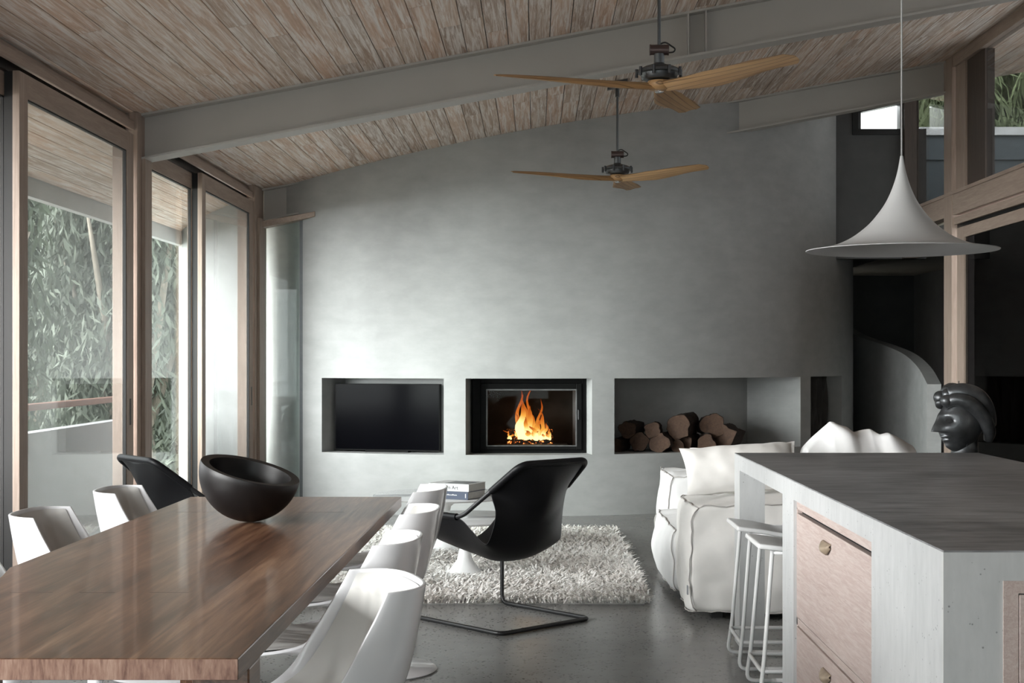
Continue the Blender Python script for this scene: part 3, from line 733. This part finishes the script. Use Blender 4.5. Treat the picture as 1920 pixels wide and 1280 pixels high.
tme.materials.clear(); tme.materials.append(MATS['ink']); o = bpy.data.objects.new('spine_title', tme); C.objects.link(o); o.parent = b2; o.location = (.058, -.0026, .014); o.rotation_euler = (PI/2, 0, 0)
MB().box(.10, .28, .03, .20, .050, .0506).build('cover_picture', 'metal_grey', b2)

# ---------------------------------------------------------------- television, stove, fire
def niche_frame(a_deg, inset):
    p = dp(a_deg, DR-inset, 0); return p
tv = thing('television', 'flat black television standing in the left wall niche', 'television', (*dp(-18.9, DR-.235, ZN0)[:2], ZN0), R(-14.5))
MB().box(-.492, .492, -.02, .03, .012, .605).build('bezel', 'stove', tv, bevel=.003)
MB().box(-.484, .484, -.0225, -.0195, .024, .597).build('screen', 'tv', tv)
MB().box(-.20, .20, -.03, .06, 0, .013).build('stand', 'stove', tv)
MB().box(-.12, .12, .03, .12, .15, .45).build('wall_bracket', 'metal_dark', tv)

st = thing('wood_stove', 'built-in black wood stove with glass door and burning fire', 'stove', (-.045, 12.64, ZN0))
W2 = .503; ZH = ZN1-ZN0
g = MB().box(-W2, -.43, -.01, .05, 0.002, ZH-.002); g.box(.455, W2-.0, -.01, .05, .002, ZH-.002); g.box(-.43, .455, -.01, .05, ZH-.045, ZH-.002); g.box(-.43, .455, -.01, .05, .002, .03)
g.build('surround', 'stove', st, bevel=.003)
g = MB().box(-.43, -.375, -.03, .0, .03, ZH-.045); g.box(.405, .455, -.03, .0, .03, ZH-.045); g.box(-.375, .405, -.03, 0, ZH-.10, ZH-.045); g.box(-.375, .405, -.03, 0, .03, .065)
df = g.build('stove_door', 'stove', st, bevel=.004)
g = MB().box(-.382, -.370, -.033, -.029, .06, ZH-.095); g.box(.40, .412, -.033, -.029, .06, ZH-.095); g.box(-.37, .40, -.033, -.029, ZH-.108, ZH-.095); g.box(-.37, .40, -.033, -.029, .06, .07)
g.build('rope_seal', 'seal', df)
MB().box(-.372, .402, -.018, -.014, .062, ZH-.10).build('door_glass', 'glass_stove', df)
g = MB().tube([(.425,-.03,.30),(.425,-.055,.30),(.425,-.055,.38),(.425,-.03,.38)], .006, 8); g.build('door_handle', 'metal_dark', df)
g = MB()
g.add([(-.43,.05,.03),(.455,.05,.03),(.40,.55,.03),(-.38,.55,.03),(-.43,.05,ZH-.045),(.455,.05,ZH-.045),(.40,.55,ZH-.045),(-.38,.55,ZH-.045)], [(0,1,2,3),(7,6,5,4),(3,2,6,7),(0,3,7,4),(1,5,6,2)])
g.build('firebox', 'firebrick', st)
MB().box(-.32, .34, .08, .42, .03, .066).build('ash_bed', 'firebrick', st, bevel=.01)
def log_mesh(nm, L, r, mats, parent, seed, wob=.14, loc=(0,0,0)):
    """a split, irregular log along +Y; bark is the mesh, the sawn end is a child"""
    rs = random.Random(seed); g = MB(); n1, n2 = 22, 8
    cr = [1 + wob*noise.noise(Vector((math.cos(2*PI*k/n1)*1.6+seed, math.sin(2*PI*k/n1)*1.6, seed*.7)))*2.2 for k in range(n1)]
    vs = []
    for j in range(n2+1):
        for k in range(n1):
            a = 2*PI*k/n1; rr = r*cr[k]*(1+.10*noise.noise(Vector((k*.7, j*.9, seed)))); vs.append((rr*math.cos(a), L*(j/n2-.5), rr*math.sin(a)))
    g.add(vs, [(j*n1+k, (j+1)*n1+k, (j+1)*n1+(k+1)%n1, j*n1+(k+1)%n1) for j in range(n2) for k in range(n1)] + [tuple(n2*n1+k for k in range(n1))])
    o = g.build(nm, mats[0], parent, smooth=50); o.location = loc
    e = MB(); ev = [(0, -L/2+.004, 0)] + [(vs[k][0]*.97, -L/2-.002, vs[k][2]*.97) for k in range(n1)]
    e.add(ev, [(0, 1+(k+1)%n1, 1+k) for k in range(n1)]); e2 = e.build('cut_end', mats[1], o)
    return o
for k, (x, y, z, ry, rz, L, r) in enumerate(((-.02,.26,.105,0,82,.36,.042), (.03,.17,.11,0,98,.34,.036), (-.10,.20,.165,8,55,.24,.032), (.08,.24,.165,-6,125,.26,.032))):
    lg = log_mesh('burning_log', L, r, ('ember', 'ember'), None, 31+k, .2)
    lg.location = (-.045+x, 12.64+y, ZN0+z); lg.rotation_euler = (0, R(ry), R(rz)); tag(lg, ('lowest glowing log at the back of the stove fire', 'glowing log lying at the front of the stove fire', 'charred log leaning over the fire on the left', 'charred log leaning over the fire on the right')[k], 'log', 'burning logs in the stove')
fl = MB(); heat = []
rs = random.Random(5)
tongues = [(-.075,.0,.33,.052,1.1),(-.07,.03,.27,.045,1.0),(-.045,.0,.20,.04,1.0),(-.105,.02,.24,.035,.6),(-.01,.02,.30,.045,.75),(.02,.04,.24,.04,.7),(.035,.0,.12,.04,1.0),(.07,.03,.20,.035,.65),(.10,.02,.27,.028,.5),
           (.125,.0,.15,.028,.8),(.155,.01,.10,.022,.8),(-.03,.05,.40,.03,.45),(-.09,.05,.44,.028,.32),(.005,.05,.47,.025,.28),(.08,.05,.36,.022,.32),(-.16,.0,.05,.016,.8),(-.185,.02,.08,.012,.6),(.165,.0,.05,.02,.9),(.05,-.02,.07,.035,1.1),(-.02,-.02,.08,.05,1.1),(.10,-.02,.05,.03,1.1)]
for (x, y, h_, w0, ht) in tongues:
    ph = rs.uniform(0, 6); pts = []; rad = []; nn = 14
    for k in range(nn+1):
        t = k/nn; pts.append((x*1.05 + .03*math.sin(ph+t*5)*t + .015*math.sin(ph*2+t*11)*t, y + .01*math.cos(ph+t*4), t*h_)); rad.append(max(.0008, 1.15*w0*(1-t)**.8*(.55+.9*t if t < .4 else .91)*(1+.15*math.sin(ph+t*14))))
    o0 = len(fl.v); fl.tube(pts, rad, 9)
    for k in range(nn+1): heat += [max(0, min(1, (ht*.8+.3)*(1-(k/nn)**1.6)))]*9
fr_ = thing('fire', 'orange and yellow flames burning behind the stove glass', 'fire', (-.045, 12.755, ZN0+.115)); fr_['kind'] = 'stuff'
fm = fl.build('flame', 'flame', fr_, smooth=180, attr=('glow_level', 'POINT', heat)); fm.visible_shadow = True

# ---------------------------------------------------------------- firewood stack
stack = [ # px, py, radius (m), length, tilt
 (1160,834,.062,.30,5,'small log at the left end of the firewood stack, bottom row'),
 (1196,832,.085,.34,-8,'split log second from the left in the bottom row of firewood'),
 (1242,829,.092,.36,3,'log with a round pale sawn face, largest in the bottom row of firewood'),
 (1269,831,.058,.34,-4,'slim round log right beside the log with the large pale face'),
 (1291,826,.078,.34,6,'log with a split pale face between the slim round one and the wide reddish one'),
 (1325,827,.085,.34,-6,'wide reddish split log in the bottom row of firewood'),
 (1364,819,.120,.36,8,'big dark bulky log at the right end of the firewood stack'),
 (1180,803,.078,.34,4,'rough dark log lying on top at the left end of the firewood stack'),
 (1222,805,.070,.32,-10,'smaller log lying in the upper row beside the rough dark one'),
 (1276,797,.112,.34,6,'large rough log topping the middle of the firewood stack'),
 (1333,799,.112,.34,-12,'dark log topping the right part of the firewood stack')]
for k, (qx, qy, r, L, tl, lb) in enumerate(stack):
    yy = 12.93 + .05*math.sin(k*2.1)
    a_ = (qx-1003)/2700; X = a_*(yy-.15); Z = 1.35-(qy-673)/2700*(yy-.15)
    row = ZN0 + r*.95 if qy > 815 else Z
    o = log_mesh('firewood_log', L, r*.99, ('bark', 'cut_wood'), None, 60+k, .16)
    o.location = (X + .03, yy + max(0, (qx-1250)*.0010), row if qy > 815 else Z-.01); o.rotation_euler = (R(tl*.4), R(k*37), R(-15-tl)); tag(o, lb, 'log', 'firewood stacked in the wall niche')

# dark drape in the last niche
dr = thing('drape', 'dark hanging cloth in the small niche behind the sofa', 'curtain', (*dp(56.8, DR-.16, 0)[:2], ZN0), R(56.8))
def drf(u, v):
    x = (u-.5)*.72; return (x + .05*(1-v)*math.sin(u*5), .025*math.sin(u*30+v*2.5)+.012*math.sin(u*53-v*4), .005+v*(ZN1-ZN0-.01))
MB().grid(drf, 90, 12).build('cloth', 'dark_cloth', dr, smooth=180, solid=.004)

# ---------------------------------------------------------------- concrete kitchen island
isl = thing('kitchen_island', 'big concrete kitchen island with dark polished top and pink timber drawers', 'kitchen island', (.96, 3.384, 0))
LX, LY = 1.17, 3.54
MB().box(0.0006, LX-.0006, 0.0006, LY-.0006, .896, .90).build('worktop', 'worktop', isl)
g = MB()
g.box(0, LX, 0, LY, .828, .8958)                      # slab edge
g.box(0, .14, 0, .724, 0, .828)                       # near pier
g.box(.60, LX, .724, 1.95, .0, .82)
g.box(0, .118, LY-.17, LY, 0, .828); g.box(LX-.118, LX, LY-.17, LY, 0, .828)   # far legs
g.box(0, LX, 1.96, 2.20, 0, .828)       # end of cabinets
g.box(0, .55, .7245, 1.9595, 0, .06); g.box(.16, LX, .03, .72, 0, .82)
body = g.build('concrete_body', 'island', isl)
g = MB().box(.012, .5, .724, 1.96, .795, .828); g.box(.012, .5, .724, 1.96, .367, .394); g.box(.012, .5, .724, .745, .06, .80); g.box(.012, .5, 1.945, 1.96, .06, .80)
g.build('drawer_rail', 'drawer_wood', isl)
MB().box(.03, .5, .73, 1.955, .05, .80).build('drawer_gap_shade', 'hollow', isl)  # near-black fill paints the shade between the drawers
for (z0, z1) in ((.399, .781), (.065, .362)):
    d_ = MB().box(.008, .03, .749, 1.942, z0, z1).build('drawer', 'drawer_wood', isl, bevel=.0015)
    zc = z1-.062 if z0 > .2 else z1-.07
    def hf(u, v):
        a = (u-.5)*PI; wv = math.cos(a)
        return (.008 - .024*math.sin(v*PI*.92)*(.35+.65*wv) , 1.385 + (u-.5)*.125 , zc + .024 - .040*v*(.35+.65*wv))
    MB().grid(hf, 16, 10).build('drawer_pull', 'handle_leather', d_, smooth=180, solid=.004)
g = MB().box(.14, .175, -.004, .0, .08, .829); g.box(.175, LX-.10, -.004, 0, .80, .829); g.build('door_frame', 'drawer_wood', isl)
for k in range(2): MB().box(.177+.44*k, .177+.44*k+.437, -.006, 0, .08, .797).build('cabinet_door', 'drawer_wood', isl, bevel=.002)

# ---------------------------------------------------------------- bar stools
def make_stool():
    t = thing('bar_stool', '', 'stool', (0,0,0))
    def seat(u, v):
        x = (u-.5)*.46; y = (v-.5)*.36; a = abs(u*2-1)
        z = .603 + .014*a**2.2 - .034*math.exp(-((u-.5)/.20)**2)*(1-.5*abs(2*v-1)**2)
        y *= 1 - .10*math.exp(-((u-.5)/.25)**2)
        return (x, y, z)
    MB().grid(seat, 30, 14).build('seat', 'white_metal', t, smooth=60, solid=.020, bevel=.006)
    for sy in (-1, 1):
        for sx in (-1, 1):
            top = (sx*.17, sy*.15, .598); low = (sx*.215, sy*.17, .10)
            MB().tube(fillet([top, (sx*.205, sy*.165, .17), (sx*.225, sy*.18, .012), (sx*.10, sy*.18, .012)], .04, n=5), .0085, 10).build('leg', 'white_metal', t, smooth=180)
    MB().tube([(-.12,-.18,.012),(.12,-.18,.012)], .0085, 10).build('floor_bar', 'white_metal', t, smooth=180)
    MB().tube([(-.12,.18,.012),(.12,.18,.012)], .0085, 10).build('floor_bar', 'white_metal', t, smooth=180)
    MB().tube(fillet([(-.215,-.17,.125),(.215,-.17,.125),(.215,.17,.125),(-.215,.17,.125)], .03, True, 5), .0085, 10, closed=True).build('footrest', 'white_metal', t, smooth=180)
    for yy in (-.15, .15): MB().tube([(-.17,yy,.588),(.17,yy,.588)], .008, 8).build('seat_bar', 'white_metal', t, smooth=180)
    return t
s0 = make_stool(); s0.location = (1.105, 5.82, 0); s0['label'] = 'white wire bar stool nearer the drawers, tucked under the island'; s0['group'] = 'white wire bar stools'
copy_thing(s0, (1.105, 6.40, 0), 0, 'white wire bar stool nearer the sofa, next to the far island leg')

# ---------------------------------------------------------------- sofa of soft blocks
def puffy(nm, x0, x1, y0, y1, z0, z1, bulge, parent, seed, mat='linen', nn=(34, 20, 20), wr=.010, top=1.0, pinch=.0):
    cx_, cy_, cz_ = (x0+x1)/2, (y0+y1)/2, (z0+z1)/2; hx, hy_, hz = (x1-x0)/2, (y1-y0)/2, (z1-z0)/2
    idx = {}; g = MB()
    def vert(i, j, k):
        key = (i, j, k)
        if key in idx: return idx[key]
        a, b, c = 2*i/nn[0]-1, 2*j/nn[1]-1, 2*k/nn[2]-1
        # ease the grid towards the seams, swell every face, pull the corners in a little
        def fb(s_, t_): return (1-abs(s_)**2.4)*(1-abs(t_)**2.4)
        p = [a*hx, b*hy_, c*hz]
        sa = (abs(a) > .999); sb = (abs(b) > .999); sc = (abs(c) > .999)
        if sa: p[0] += math.copysign(bulge*fb(b, c), a)
        if sb: p[1] += math.copysign(bulge*fb(a, c), b)
        if sc: p[2] += math.copysign(bulge*fb(a, b)*top, c)
        q = Vector((p[0]*3+seed, p[1]*3, p[2]*3))
        nz = Vector((noise.noise(q*2.1), noise.noise(q*2.3+Vector((7,1,3))), noise.noise(q*1.9+Vector((2,9,4)))))*wr*1.6
        nz += Vector((noise.noise(q*6), noise.noise(q*6+Vector((3,3,3))), noise.noise(q*5+Vector((5,1,1)))))*wr*.9
        nz += Vector((0, noise.noise(Vector((p[0]*26+seed, p[1]*9, p[2]*7))), noise.noise(Vector((p[0]*22+seed, p[1]*8, 4)))))*wr*.55
        corner = (abs(a)*abs(b)*abs(c))**6; f_ = 1 - .05*corner
        v = Vector((cx_+p[0]*f_, cy_+p[1]*f_, cz_+p[2]*f_)) + nz
        idx[key] = len(g.v); g.v.append(tuple(v)); return idx[key]
    A, B, D = nn
    for i in range(A):
        for j in range(B):
            g.f.append((vert(i,j,0), vert(i,j+1,0), vert(i+1,j+1,0), vert(i+1,j,0))); g.f.append((vert(i,j,D), vert(i+1,j,D), vert(i+1,j+1,D), vert(i,j+1,D)))
    for i in range(A):
        for k in range(D):
            g.f.append((vert(i,0,k), vert(i+1,0,k), vert(i+1,0,k+1), vert(i,0,k+1))); g.f.append((vert(i,B,k), vert(i,B,k+1), vert(i+1,B,k+1), vert(i+1,B,k)))
    for j in range(B):
        for k in range(D):
            g.f.append((vert(0,j,k), vert(0,j,k+1), vert(0,j+1,k+1), vert(0,j+1,k))); g.f.append((vert(A,j,k), vert(A,j+1,k), vert(A,j+1,k+1), vert(A,j,k+1)))
    g.mi = [0]*len(g.f)
    o = g.build(nm, mat, parent, smooth=180, subsurf=1)
    # seam piping follows the block's own edges
    sm = MB()
    def line(fn, n_): sm.tube([g.v[idx[fn(t)]] for t in range(n_+1)], .0032, 6)
    for (j, k) in ((0,0),(0,D),(B,0),(B,D)): line(lambda t: (t, j, k), A)
    for (i, k) in ((0,0),(0,D),(A,0),(A,D)): line(lambda t: (i, t, k), B)
    for (i, j) in ((0,0),(0,B),(A,0),(A,B)): line(lambda t: (i, j, t), D)
    sm.build('piping', 'piping', o, smooth=180)
    return o
so_ = thing('sofa', 'white linen sofa of soft puffy blocks behind the kitchen island', 'sofa', (1.8, 8.5, 0))
puffy('armrest', -1.00, .55, -1.10, -.47, .045, .600, .035, so_, 1, 'linen', wr=.010)
puffy('armrest', -.955, .55, .66, 1.26, .045, .610, .04, so_, 4, 'linen_white')
puffy('seat_block', -1.03, .10, -.45, .64, .045, .400, .055, so_, 7, 'linen_white')
puffy('backrest', .12, .58, -.44, .63, .045, .66, .05, so_, 9, 'linen_white', nn=(16, 24, 16))
for (xx, yy) in ((-.85,-.95), (.4,-.95), (-.85,1.1), (.4,1.1)): MB().box(xx-.03, xx+.03, yy-.03, yy+.03, 0, .05).build('foot', 'rubber', so_)
MB().box(-1.018, -1.012, -1.105, -1.075, .14, .185).build('care_tag', 'label_grey', so_)

def pillow(nm, label, loc, rot, w_, h_, th, mat, seed, wr=.012, folds=0, group=None):
    t = thing(nm, label, 'cushion', loc, 0, group); g = MB(); n1 = 44
    for side in (1, -1):
        def pf(u, v):
            a, b = 2*u-1, 2*v-1
            prof = ((1-abs(a)**2.6)*(1-abs(b)**2.6))**.55
            pin = 1 - .06*(1-abs(a)**2)*abs(b)**2; pin2 = 1 - .06*(1-abs(b)**2)*abs(a)**2
            x = a*w_/2*pin2; z = b*h_/2*pin; y = side*th/2*prof
            q = Vector((x*5+seed, z*5, side*2.))
            e_ = min(1, prof*1.6)
            y += (wr*noise.noise(q*1.2)*2 + wr*.6*noise.noise(q*3.1))*e_
            z += .012*noise.noise(Vector((x*7+seed, 3, 0)))*abs(b)**2
            if folds: y += .02*math.sin(x*folds*6 + z*9 + noise.noise(q)*2.5)*e_; z += .035*b*(b > 0)*math.sin(x*folds*5+1)
            return (x, y, z)
        gg = MB().grid(pf, n1, 26)
        if side < 0: gg.f = [f_[::-1] for f_ in gg.f]
        g.add(gg.v, gg.f)
    g.v = [tuple(Matrix.Rotation(rot[2],3,'Z') @ Matrix.Rotation(rot[1],3,'Y') @ Matrix.Rotation(rot[0],3,'X') @ Vector(v)) for v in g.v]
    g.build('cover', mat, t, smooth=180)
    return t
pillow('cushion', 'off-white rectangular linen cushion lying on the near sofa arm', (1.10, 7.72, .765), (R(-38), R(-3), R(4)), .62, .30, .16, 'linen', 3, .010, group='loose sofa cushions')
pillow('cushion', 'pale cushion corner rising behind the one on the near sofa arm', (1.20, 8.22, .655), (R(-22), R(-4), R(-6)), .60, .44, .15, 'linen', 13, .010, group='loose sofa cushions')

# big crumpled back cushion: a soft mound with deep gathered folds
bc = thing('cushion', 'large crumpled bright white cushion at the back of the sofa', 'cushion', (1.62, 8.22, .42), 0, 'loose sofa cushions')
RX_ = [-.36,-.30,-.235,-.19,-.145,-.10,-.045,.0,.045,.085,.13,.18,.26,.33,.40]
RZ_ = [.10,.42,.485,.53,.575,.555,.54,.508,.522,.530,.500,.510,.475,.430,.12]
def mound(u, v):
    x0_ = -.36 + .76*u; rz_ = float(np.interp(x0_, RX_, RZ_)); c_ = v*2-1
    # gathered ridge folds run from the ridge down the front
    s_ = (1-abs(c_)**2.4)**.62
    z = rz_*s_
    fold = .040*math.sin(x0_*24 + c_*2.6 + 1.0)*(1-abs(c_))*1.2 + .010*noise.noise(Vector((x0_*9, c_*3, 5)))
    y = c_*.20 + fold*s_ + .05*(z/.5)
    x = x0_ + .16*(z-.48)*(-1 if c_ < 0 else .3)*.5
    y += .02*noise.noise(Vector((x0_*5, c_*3, 2)))
    return (x+.22, y, z)
MB().grid(mound, 96, 44).build('cover', 'linen_white', bc, smooth=180, subsurf=1)

# ---------------------------------------------------------------- ceiling fans
def blade(phi):
    """one curved timber blade from the hub outwards at angle phi (degrees)"""
    g = MB(); ns, nc = 26, 8; cph, sph = math.cos(R(phi)), math.sin(R(phi))
    vs = []
    for side in (1, -1):
        for i in range(ns+1):
            s_ = i/ns; r = .03 + .80*s_
            chord = .075 + .075*min(1, (s_/.35))**1.2 if s_ < .35 else .15 - .028*((s_-.35)/.65)
            if s_ > .95: chord *= math.sqrt(max(.02, 1-((s_-.95)/.05)**2*.75))
            tw = R(24 - 12*min(1, s_/.8)); rise = .020*s_**1.2
            for j in range(nc+1):
                c = (j/nc-.5); cc = c*chord + .02*math.sin(PI*min(1, s_*1.4))
                th = .010*(1-(2*c)**2)**.5*(1.6-.7*s_)*(1-.8*s_**10)*side
                hx = cc*math.cos(tw); hz = -cc*math.sin(tw) + th + .006*(1-4*c*c)
                # r along the blade, hx across it (towards increasing angle), z up
                vs.append((r*cph - hx*sph, r*sph + hx*cph, rise + hz))
    W = nc+1; o = (ns+1)*W; fs = []
    for i in range(ns):
        for j in range(nc):
            a = i*W+j; fs.append((a, a+1, a+W+1, a+W)); fs.append((o+a, o+a+W, o+a+W+1, o+a+1))
        fs.append((i*W, i*W+W, o+i*W+W, o+i*W)); fs.append((i*W+nc, o+i*W+nc, o+i*W+W+nc, i*W+W+nc))
    for j in range(nc): fs.append((ns*W+j, ns*W+j+1, o+ns*W+j+1, o+ns*W+j))
    # own local frame with the grain along x
    Mx = Matrix.Rotation(-R(phi), 3, 'Z'); g.v = [tuple(Mx @ Vector(v)) for v in vs]; g.f = fs; g.mi = [0]*len(fs); return g
m, nt, p = nodes_mat('blade_wood_striped')
tc = N(nt, 'ShaderNodeTexCoord'); sx = N(nt, 'ShaderNodeSeparateXYZ'); nt.links.new(tc.outputs['Object'], sx.inputs[0])
wv = N(nt, 'ShaderNodeMath', operation='MULTIPLY'); wv.inputs[1].default_value = 34; nt.links.new(sx.outputs['Y'], wv.inputs[0])
fr2 = N(nt, 'ShaderNodeMath', operation='FRACT'); nt.links.new(wv.outputs[0], fr2.inputs[0])
ln = ramp(nt, fr2.outputs[0], [(0, 0), (.10, 1), (.90, 1), (1, 0)])
f = noise_n(nt, coords(nt, (2, 30, 30)), 1.0, 5)
base_c = ramp(nt, f, [(.3, (.36, .20, .085)), (.7, (.52, .32, .15))])
nt.links.new(mixc(nt, (.13, .065, .03), base_c, ln), p.inputs['Base Color']); p.inputs['Roughness'].default_value = .5; MATS['blade_wood_striped'] = m
def make_fan(loc, angs_, label):
    X, Y, Z = loc; t = thing('ceiling_fan', label, 'fan', loc, 0, 'three-bladed ceiling fans'); H = ceil_z(X) - Z
    MB().tube([(0,0,.20),(0,0,H-.05)], .0085, 12).build('down_rod', 'metal_grey', t, smooth=60)
    sl_ = .187
    g = MB(); wd = .075
    g.hexa([(-wd,-.035,H-.052-wd*sl_),(wd,-.035,H-.052+wd*sl_),(wd,.035,H-.052+wd*sl_),(-wd,.035,H-.052-wd*sl_)], [(-wd,-.035,H-.002-wd*sl_),(wd,-.035,H-.002+wd*sl_),(wd,.035,H-.002+wd*sl_),(-wd,.035,H-.002-wd*sl_)])
    g.tube([(0,0,H-.12),(0,0,H-.05)], .016, 12)
    g.build('ceiling_bracket', 'metal_grey', t, smooth=40)
    g = MB().tube([(-.045,0,.185),(.045,0,.185)], .026, 24); g.tube([(-.047,0,.185),(-.042,0,.185)], .0275, 24); g.tube([(.042,0,.185),(.047,0,.185)], .0275, 24)
    g.build('capacitor_housing', 'metal_brown', t, smooth=40)
    MB().tube(catmull([(.0,0,.212),(.03,0,.222),(.06,.0,.205),(.078,0,.19),(.07,0,.175),(.045,0,.172)], 20), .004, 8).build('cable_loop', 'rubber', t, smooth=180)
    MB().lathe([(.026,.165),(.026,.12),(.032,.112),(.05,.108),(.075,.100),(.098,.090),(.108,.082),(.110,.070),(.092,.066),(.088,.046),(.080,.038),(.03,.034),(.001,.034)], 48).build('motor', 'metal_grey', t, smooth=35)
    for k in range(9):
        a = k*2*PI/9 + .2; MB().tube([(math.cos(a)*.112, math.sin(a)*.112, .050), (math.cos(a)*.112, math.sin(a)*.112, .092)], .0075, 8).build('motor_bolt', 'metal_dark', t, smooth=35)
    MB().lathe([(.001,.030),(.055,.030),(.062,.012),(.050,-.012),(.030,-.018),(.001,-.019)], 36).build('blade_hub', 'blade_wood_striped', t, smooth=60)
    MB().lathe([(.022,-.015),(.022,-.024),(.016,-.027),(.001,-.027)], 24).build('hub_cap', 'chrome', t, smooth=40)
    for a in angs_:
        o = blade(a).build('blade', 'blade_wood_striped', t, smooth=50); o.rotation_euler = (0, 0, R(a))
    return t
make_fan((.615, 7.13, 2.695), (-47, 73, 193), 'ceiling fan with timber blades, nearer and larger one, in front of the beam')
make_fan((.623, 10.88, 2.710), (-43, 77, 197), 'ceiling fan with timber blades, smaller one hanging beyond the beam')

# ---------------------------------------------------------------- pendant lamp
pl = thing('pendant_lamp', 'grey-white trumpet-shaped pendant lamp hanging over the island', 'lamp', (1.162, 4.563, 1.695))
k_ = .000686
pr = [(6.5,735),(8,745),(13,775),(19,805),(31,850),(49,900),(73,950),(107,1000),(150,1050),(205,1095),(250,1122),(300,1143),(350,1156),(400,1164),(437,1170)]
pr = [(a*k_, (1170-b)*k_) for a, b in pr]
prs = catmull([(a, b, 0) for a, b in pr], 60)
MB().lathe([(a, b) for a, b, _ in prs] + [(a-.0012, b-.0022) for a, b, _ in reversed(prs)], 96).build('lamp_shade', 'lamp_white', pl, smooth=60)
MB().tube([(0,0,.285),(0,0,ceil_z(1.162)-1.695-.03)], .0026, 10).build('cord', 'lamp_white', pl, smooth=180)
MB().lathe([(.001,0),(.05,0),(.05,.025),(.001,.025)], 32, (0,0,ceil_z(1.162)-1.695-.035)).build('ceiling_rose', 'lamp_white', pl, smooth=40)
MB().lathe([(.02,.16),(.02,.22),(.012,.23)], 20).build('bulb_holder', 'white_plastic', pl, smooth=40)

# ---------------------------------------------------------------- bronze head on a plinth behind the island
pn = MB().box(1.93, 2.31, 6.96, 7.32, 0, .86).build('plinth', 'dark_wall', bevel=.004); tag(pn, 'dark plinth behind the island carrying the bronze head', 'plinth')
hd_ = thing('head_sculpture', 'dark bronze head with hollow eyes standing behind the island', 'sculpture', (2.115, 7.14, .86), R(112))
# local frame: the face looks along +Y, z up from the neck
def hp(u, v):
    th = u*2*PI; ph = (v-.5)*PI
    d = Vector((math.cos(ph)*math.sin(th), math.cos(ph)*math.cos(th), math.sin(ph)))   # th=0 -> +Y face
    x, y, z = d.x*.095, d.y*.118, d.z*.150
    # narrow jaw and chin, full back of the head
    if z < 0: x *= 1 + z*.9; y = y*(1 + z*.5) + (.010*min(1, -z/.05) if y > 0 else .020*(-z/.15))
    if y < 0 and z > -.05: y *= 1.05
    q = Vector((x, y, z)); f_ = max(0, d.y)
    def g_(cx_, cz_, sx_, sz_): return math.exp(-((x-cx_)/sx_)**2 - ((z-cz_)/sz_)**2)*(1 if d.y > 0 else 0)
    out = 0
    # long nose from the brow down to a projecting tip
    if -.045 < z < .085: t = (.085-z)/.13; out += math.exp(-(x/(.013+.011*t))**2)*(.006+.060*t)
    out += .007*g_(.034,.042,.026,.012) + .007*g_(-.034,.042,.026,.012)      # brows
    out -= .014*g_(.036,.012,.020,.012) + .014*g_(-.036,.012,.020,.012)      # sockets
    out += .010*g_(.040,-.022,.022,.022) + .010*g_(-.040,-.022,.022,.022)    # cheeks
    out += .013*g_(0,-.066,.024,.0055) + .013*g_(0,-.084,.022,.006) - .004*g_(0,-.0745,.026,.003)   # lips
    out += .012*g_(0,-.118,.022,.014)                                          # chin
    y += out
    return (x, y, z + .175)
hm = MB().grid(hp, 120, 90, wrap=True); hm.add([(0,0,0)], [])
hm.build('face', 'bronze', hd_, smooth=180)
MB().lathe([(.075,0),(.078,.01),(.066,.03),(.062,.08),(.07,.11),(.05,.14)], 36, (0,-.02,0)).build('neck', 'bronze', hd_, smooth=60)
def eye(sx):  # near-black almond disc paints the shade of an eye hole
    g = MB(); n1 = 20; vs = []
    for k in range(n1):
        a = 2*PI*k/n1; ex = .018*math.cos(a); ez = .0095*math.sin(a)
        X_, Z_ = sx*.038+ex, .012+ez
        y = .118*math.sqrt(max(0, 1-(X_/.095)**2-(Z_/.15)**2)) - .014*math.exp(-((X_-sx*.036)/.020)**2-((Z_-.012)/.012)**2) + .007
        vs.append((X_, y, Z_+.175))
    c = Vector((sum(v[0] for v in vs)/n1, sum(v[1] for v in vs)/n1+.001, .187)); g.add([tuple(c)]+vs, [(0,1+k,1+(k+1)%n1) for k in range(n1)]); g.build('eye_shade_disc', 'hollow', hd_, solid=.002)
eye(1); eye(-1)
# rolled hair: thick bands swept from the brow over the crown to the nape
for sx in (-1, 1):
    pth = catmull([(sx*.012,.118,.262),(sx*.050,.082,.292),(sx*.084,.020,.275),(sx*.100,-.045,.215),(sx*.094,-.092,.140),(sx*.060,-.115,.095)], 26)
    MB().tube(pth, [.024+.014*math.sin(PI*k/26) for k in range(27)], 14).build('hair_roll', 'bronze', hd_, smooth=180)
    pth = catmull([(sx*.006,.085,.318),(sx*.040,.030,.328),(sx*.062,-.040,.300),(sx*.066,-.095,.235),(sx*.050,-.128,.160)], 24)
    MB().tube(pth, [.034+.016*math.sin(PI*k/24) for k in range(25)], 14).build('hair_roll', 'bronze', hd_, smooth=180)
g = MB()
for (x, y, z, r) in ((-.030,.115,.285,.030), (.030,.105,.300,.034), (0,.085,.315,.030)):
    g.lathe([(r*math.sin(PI*k/12)+1e-4, -r*math.cos(PI*k/12)) for k in range(13)], 20, (x, y, z))
g.build('forelock', 'bronze', hd_, smooth=180)
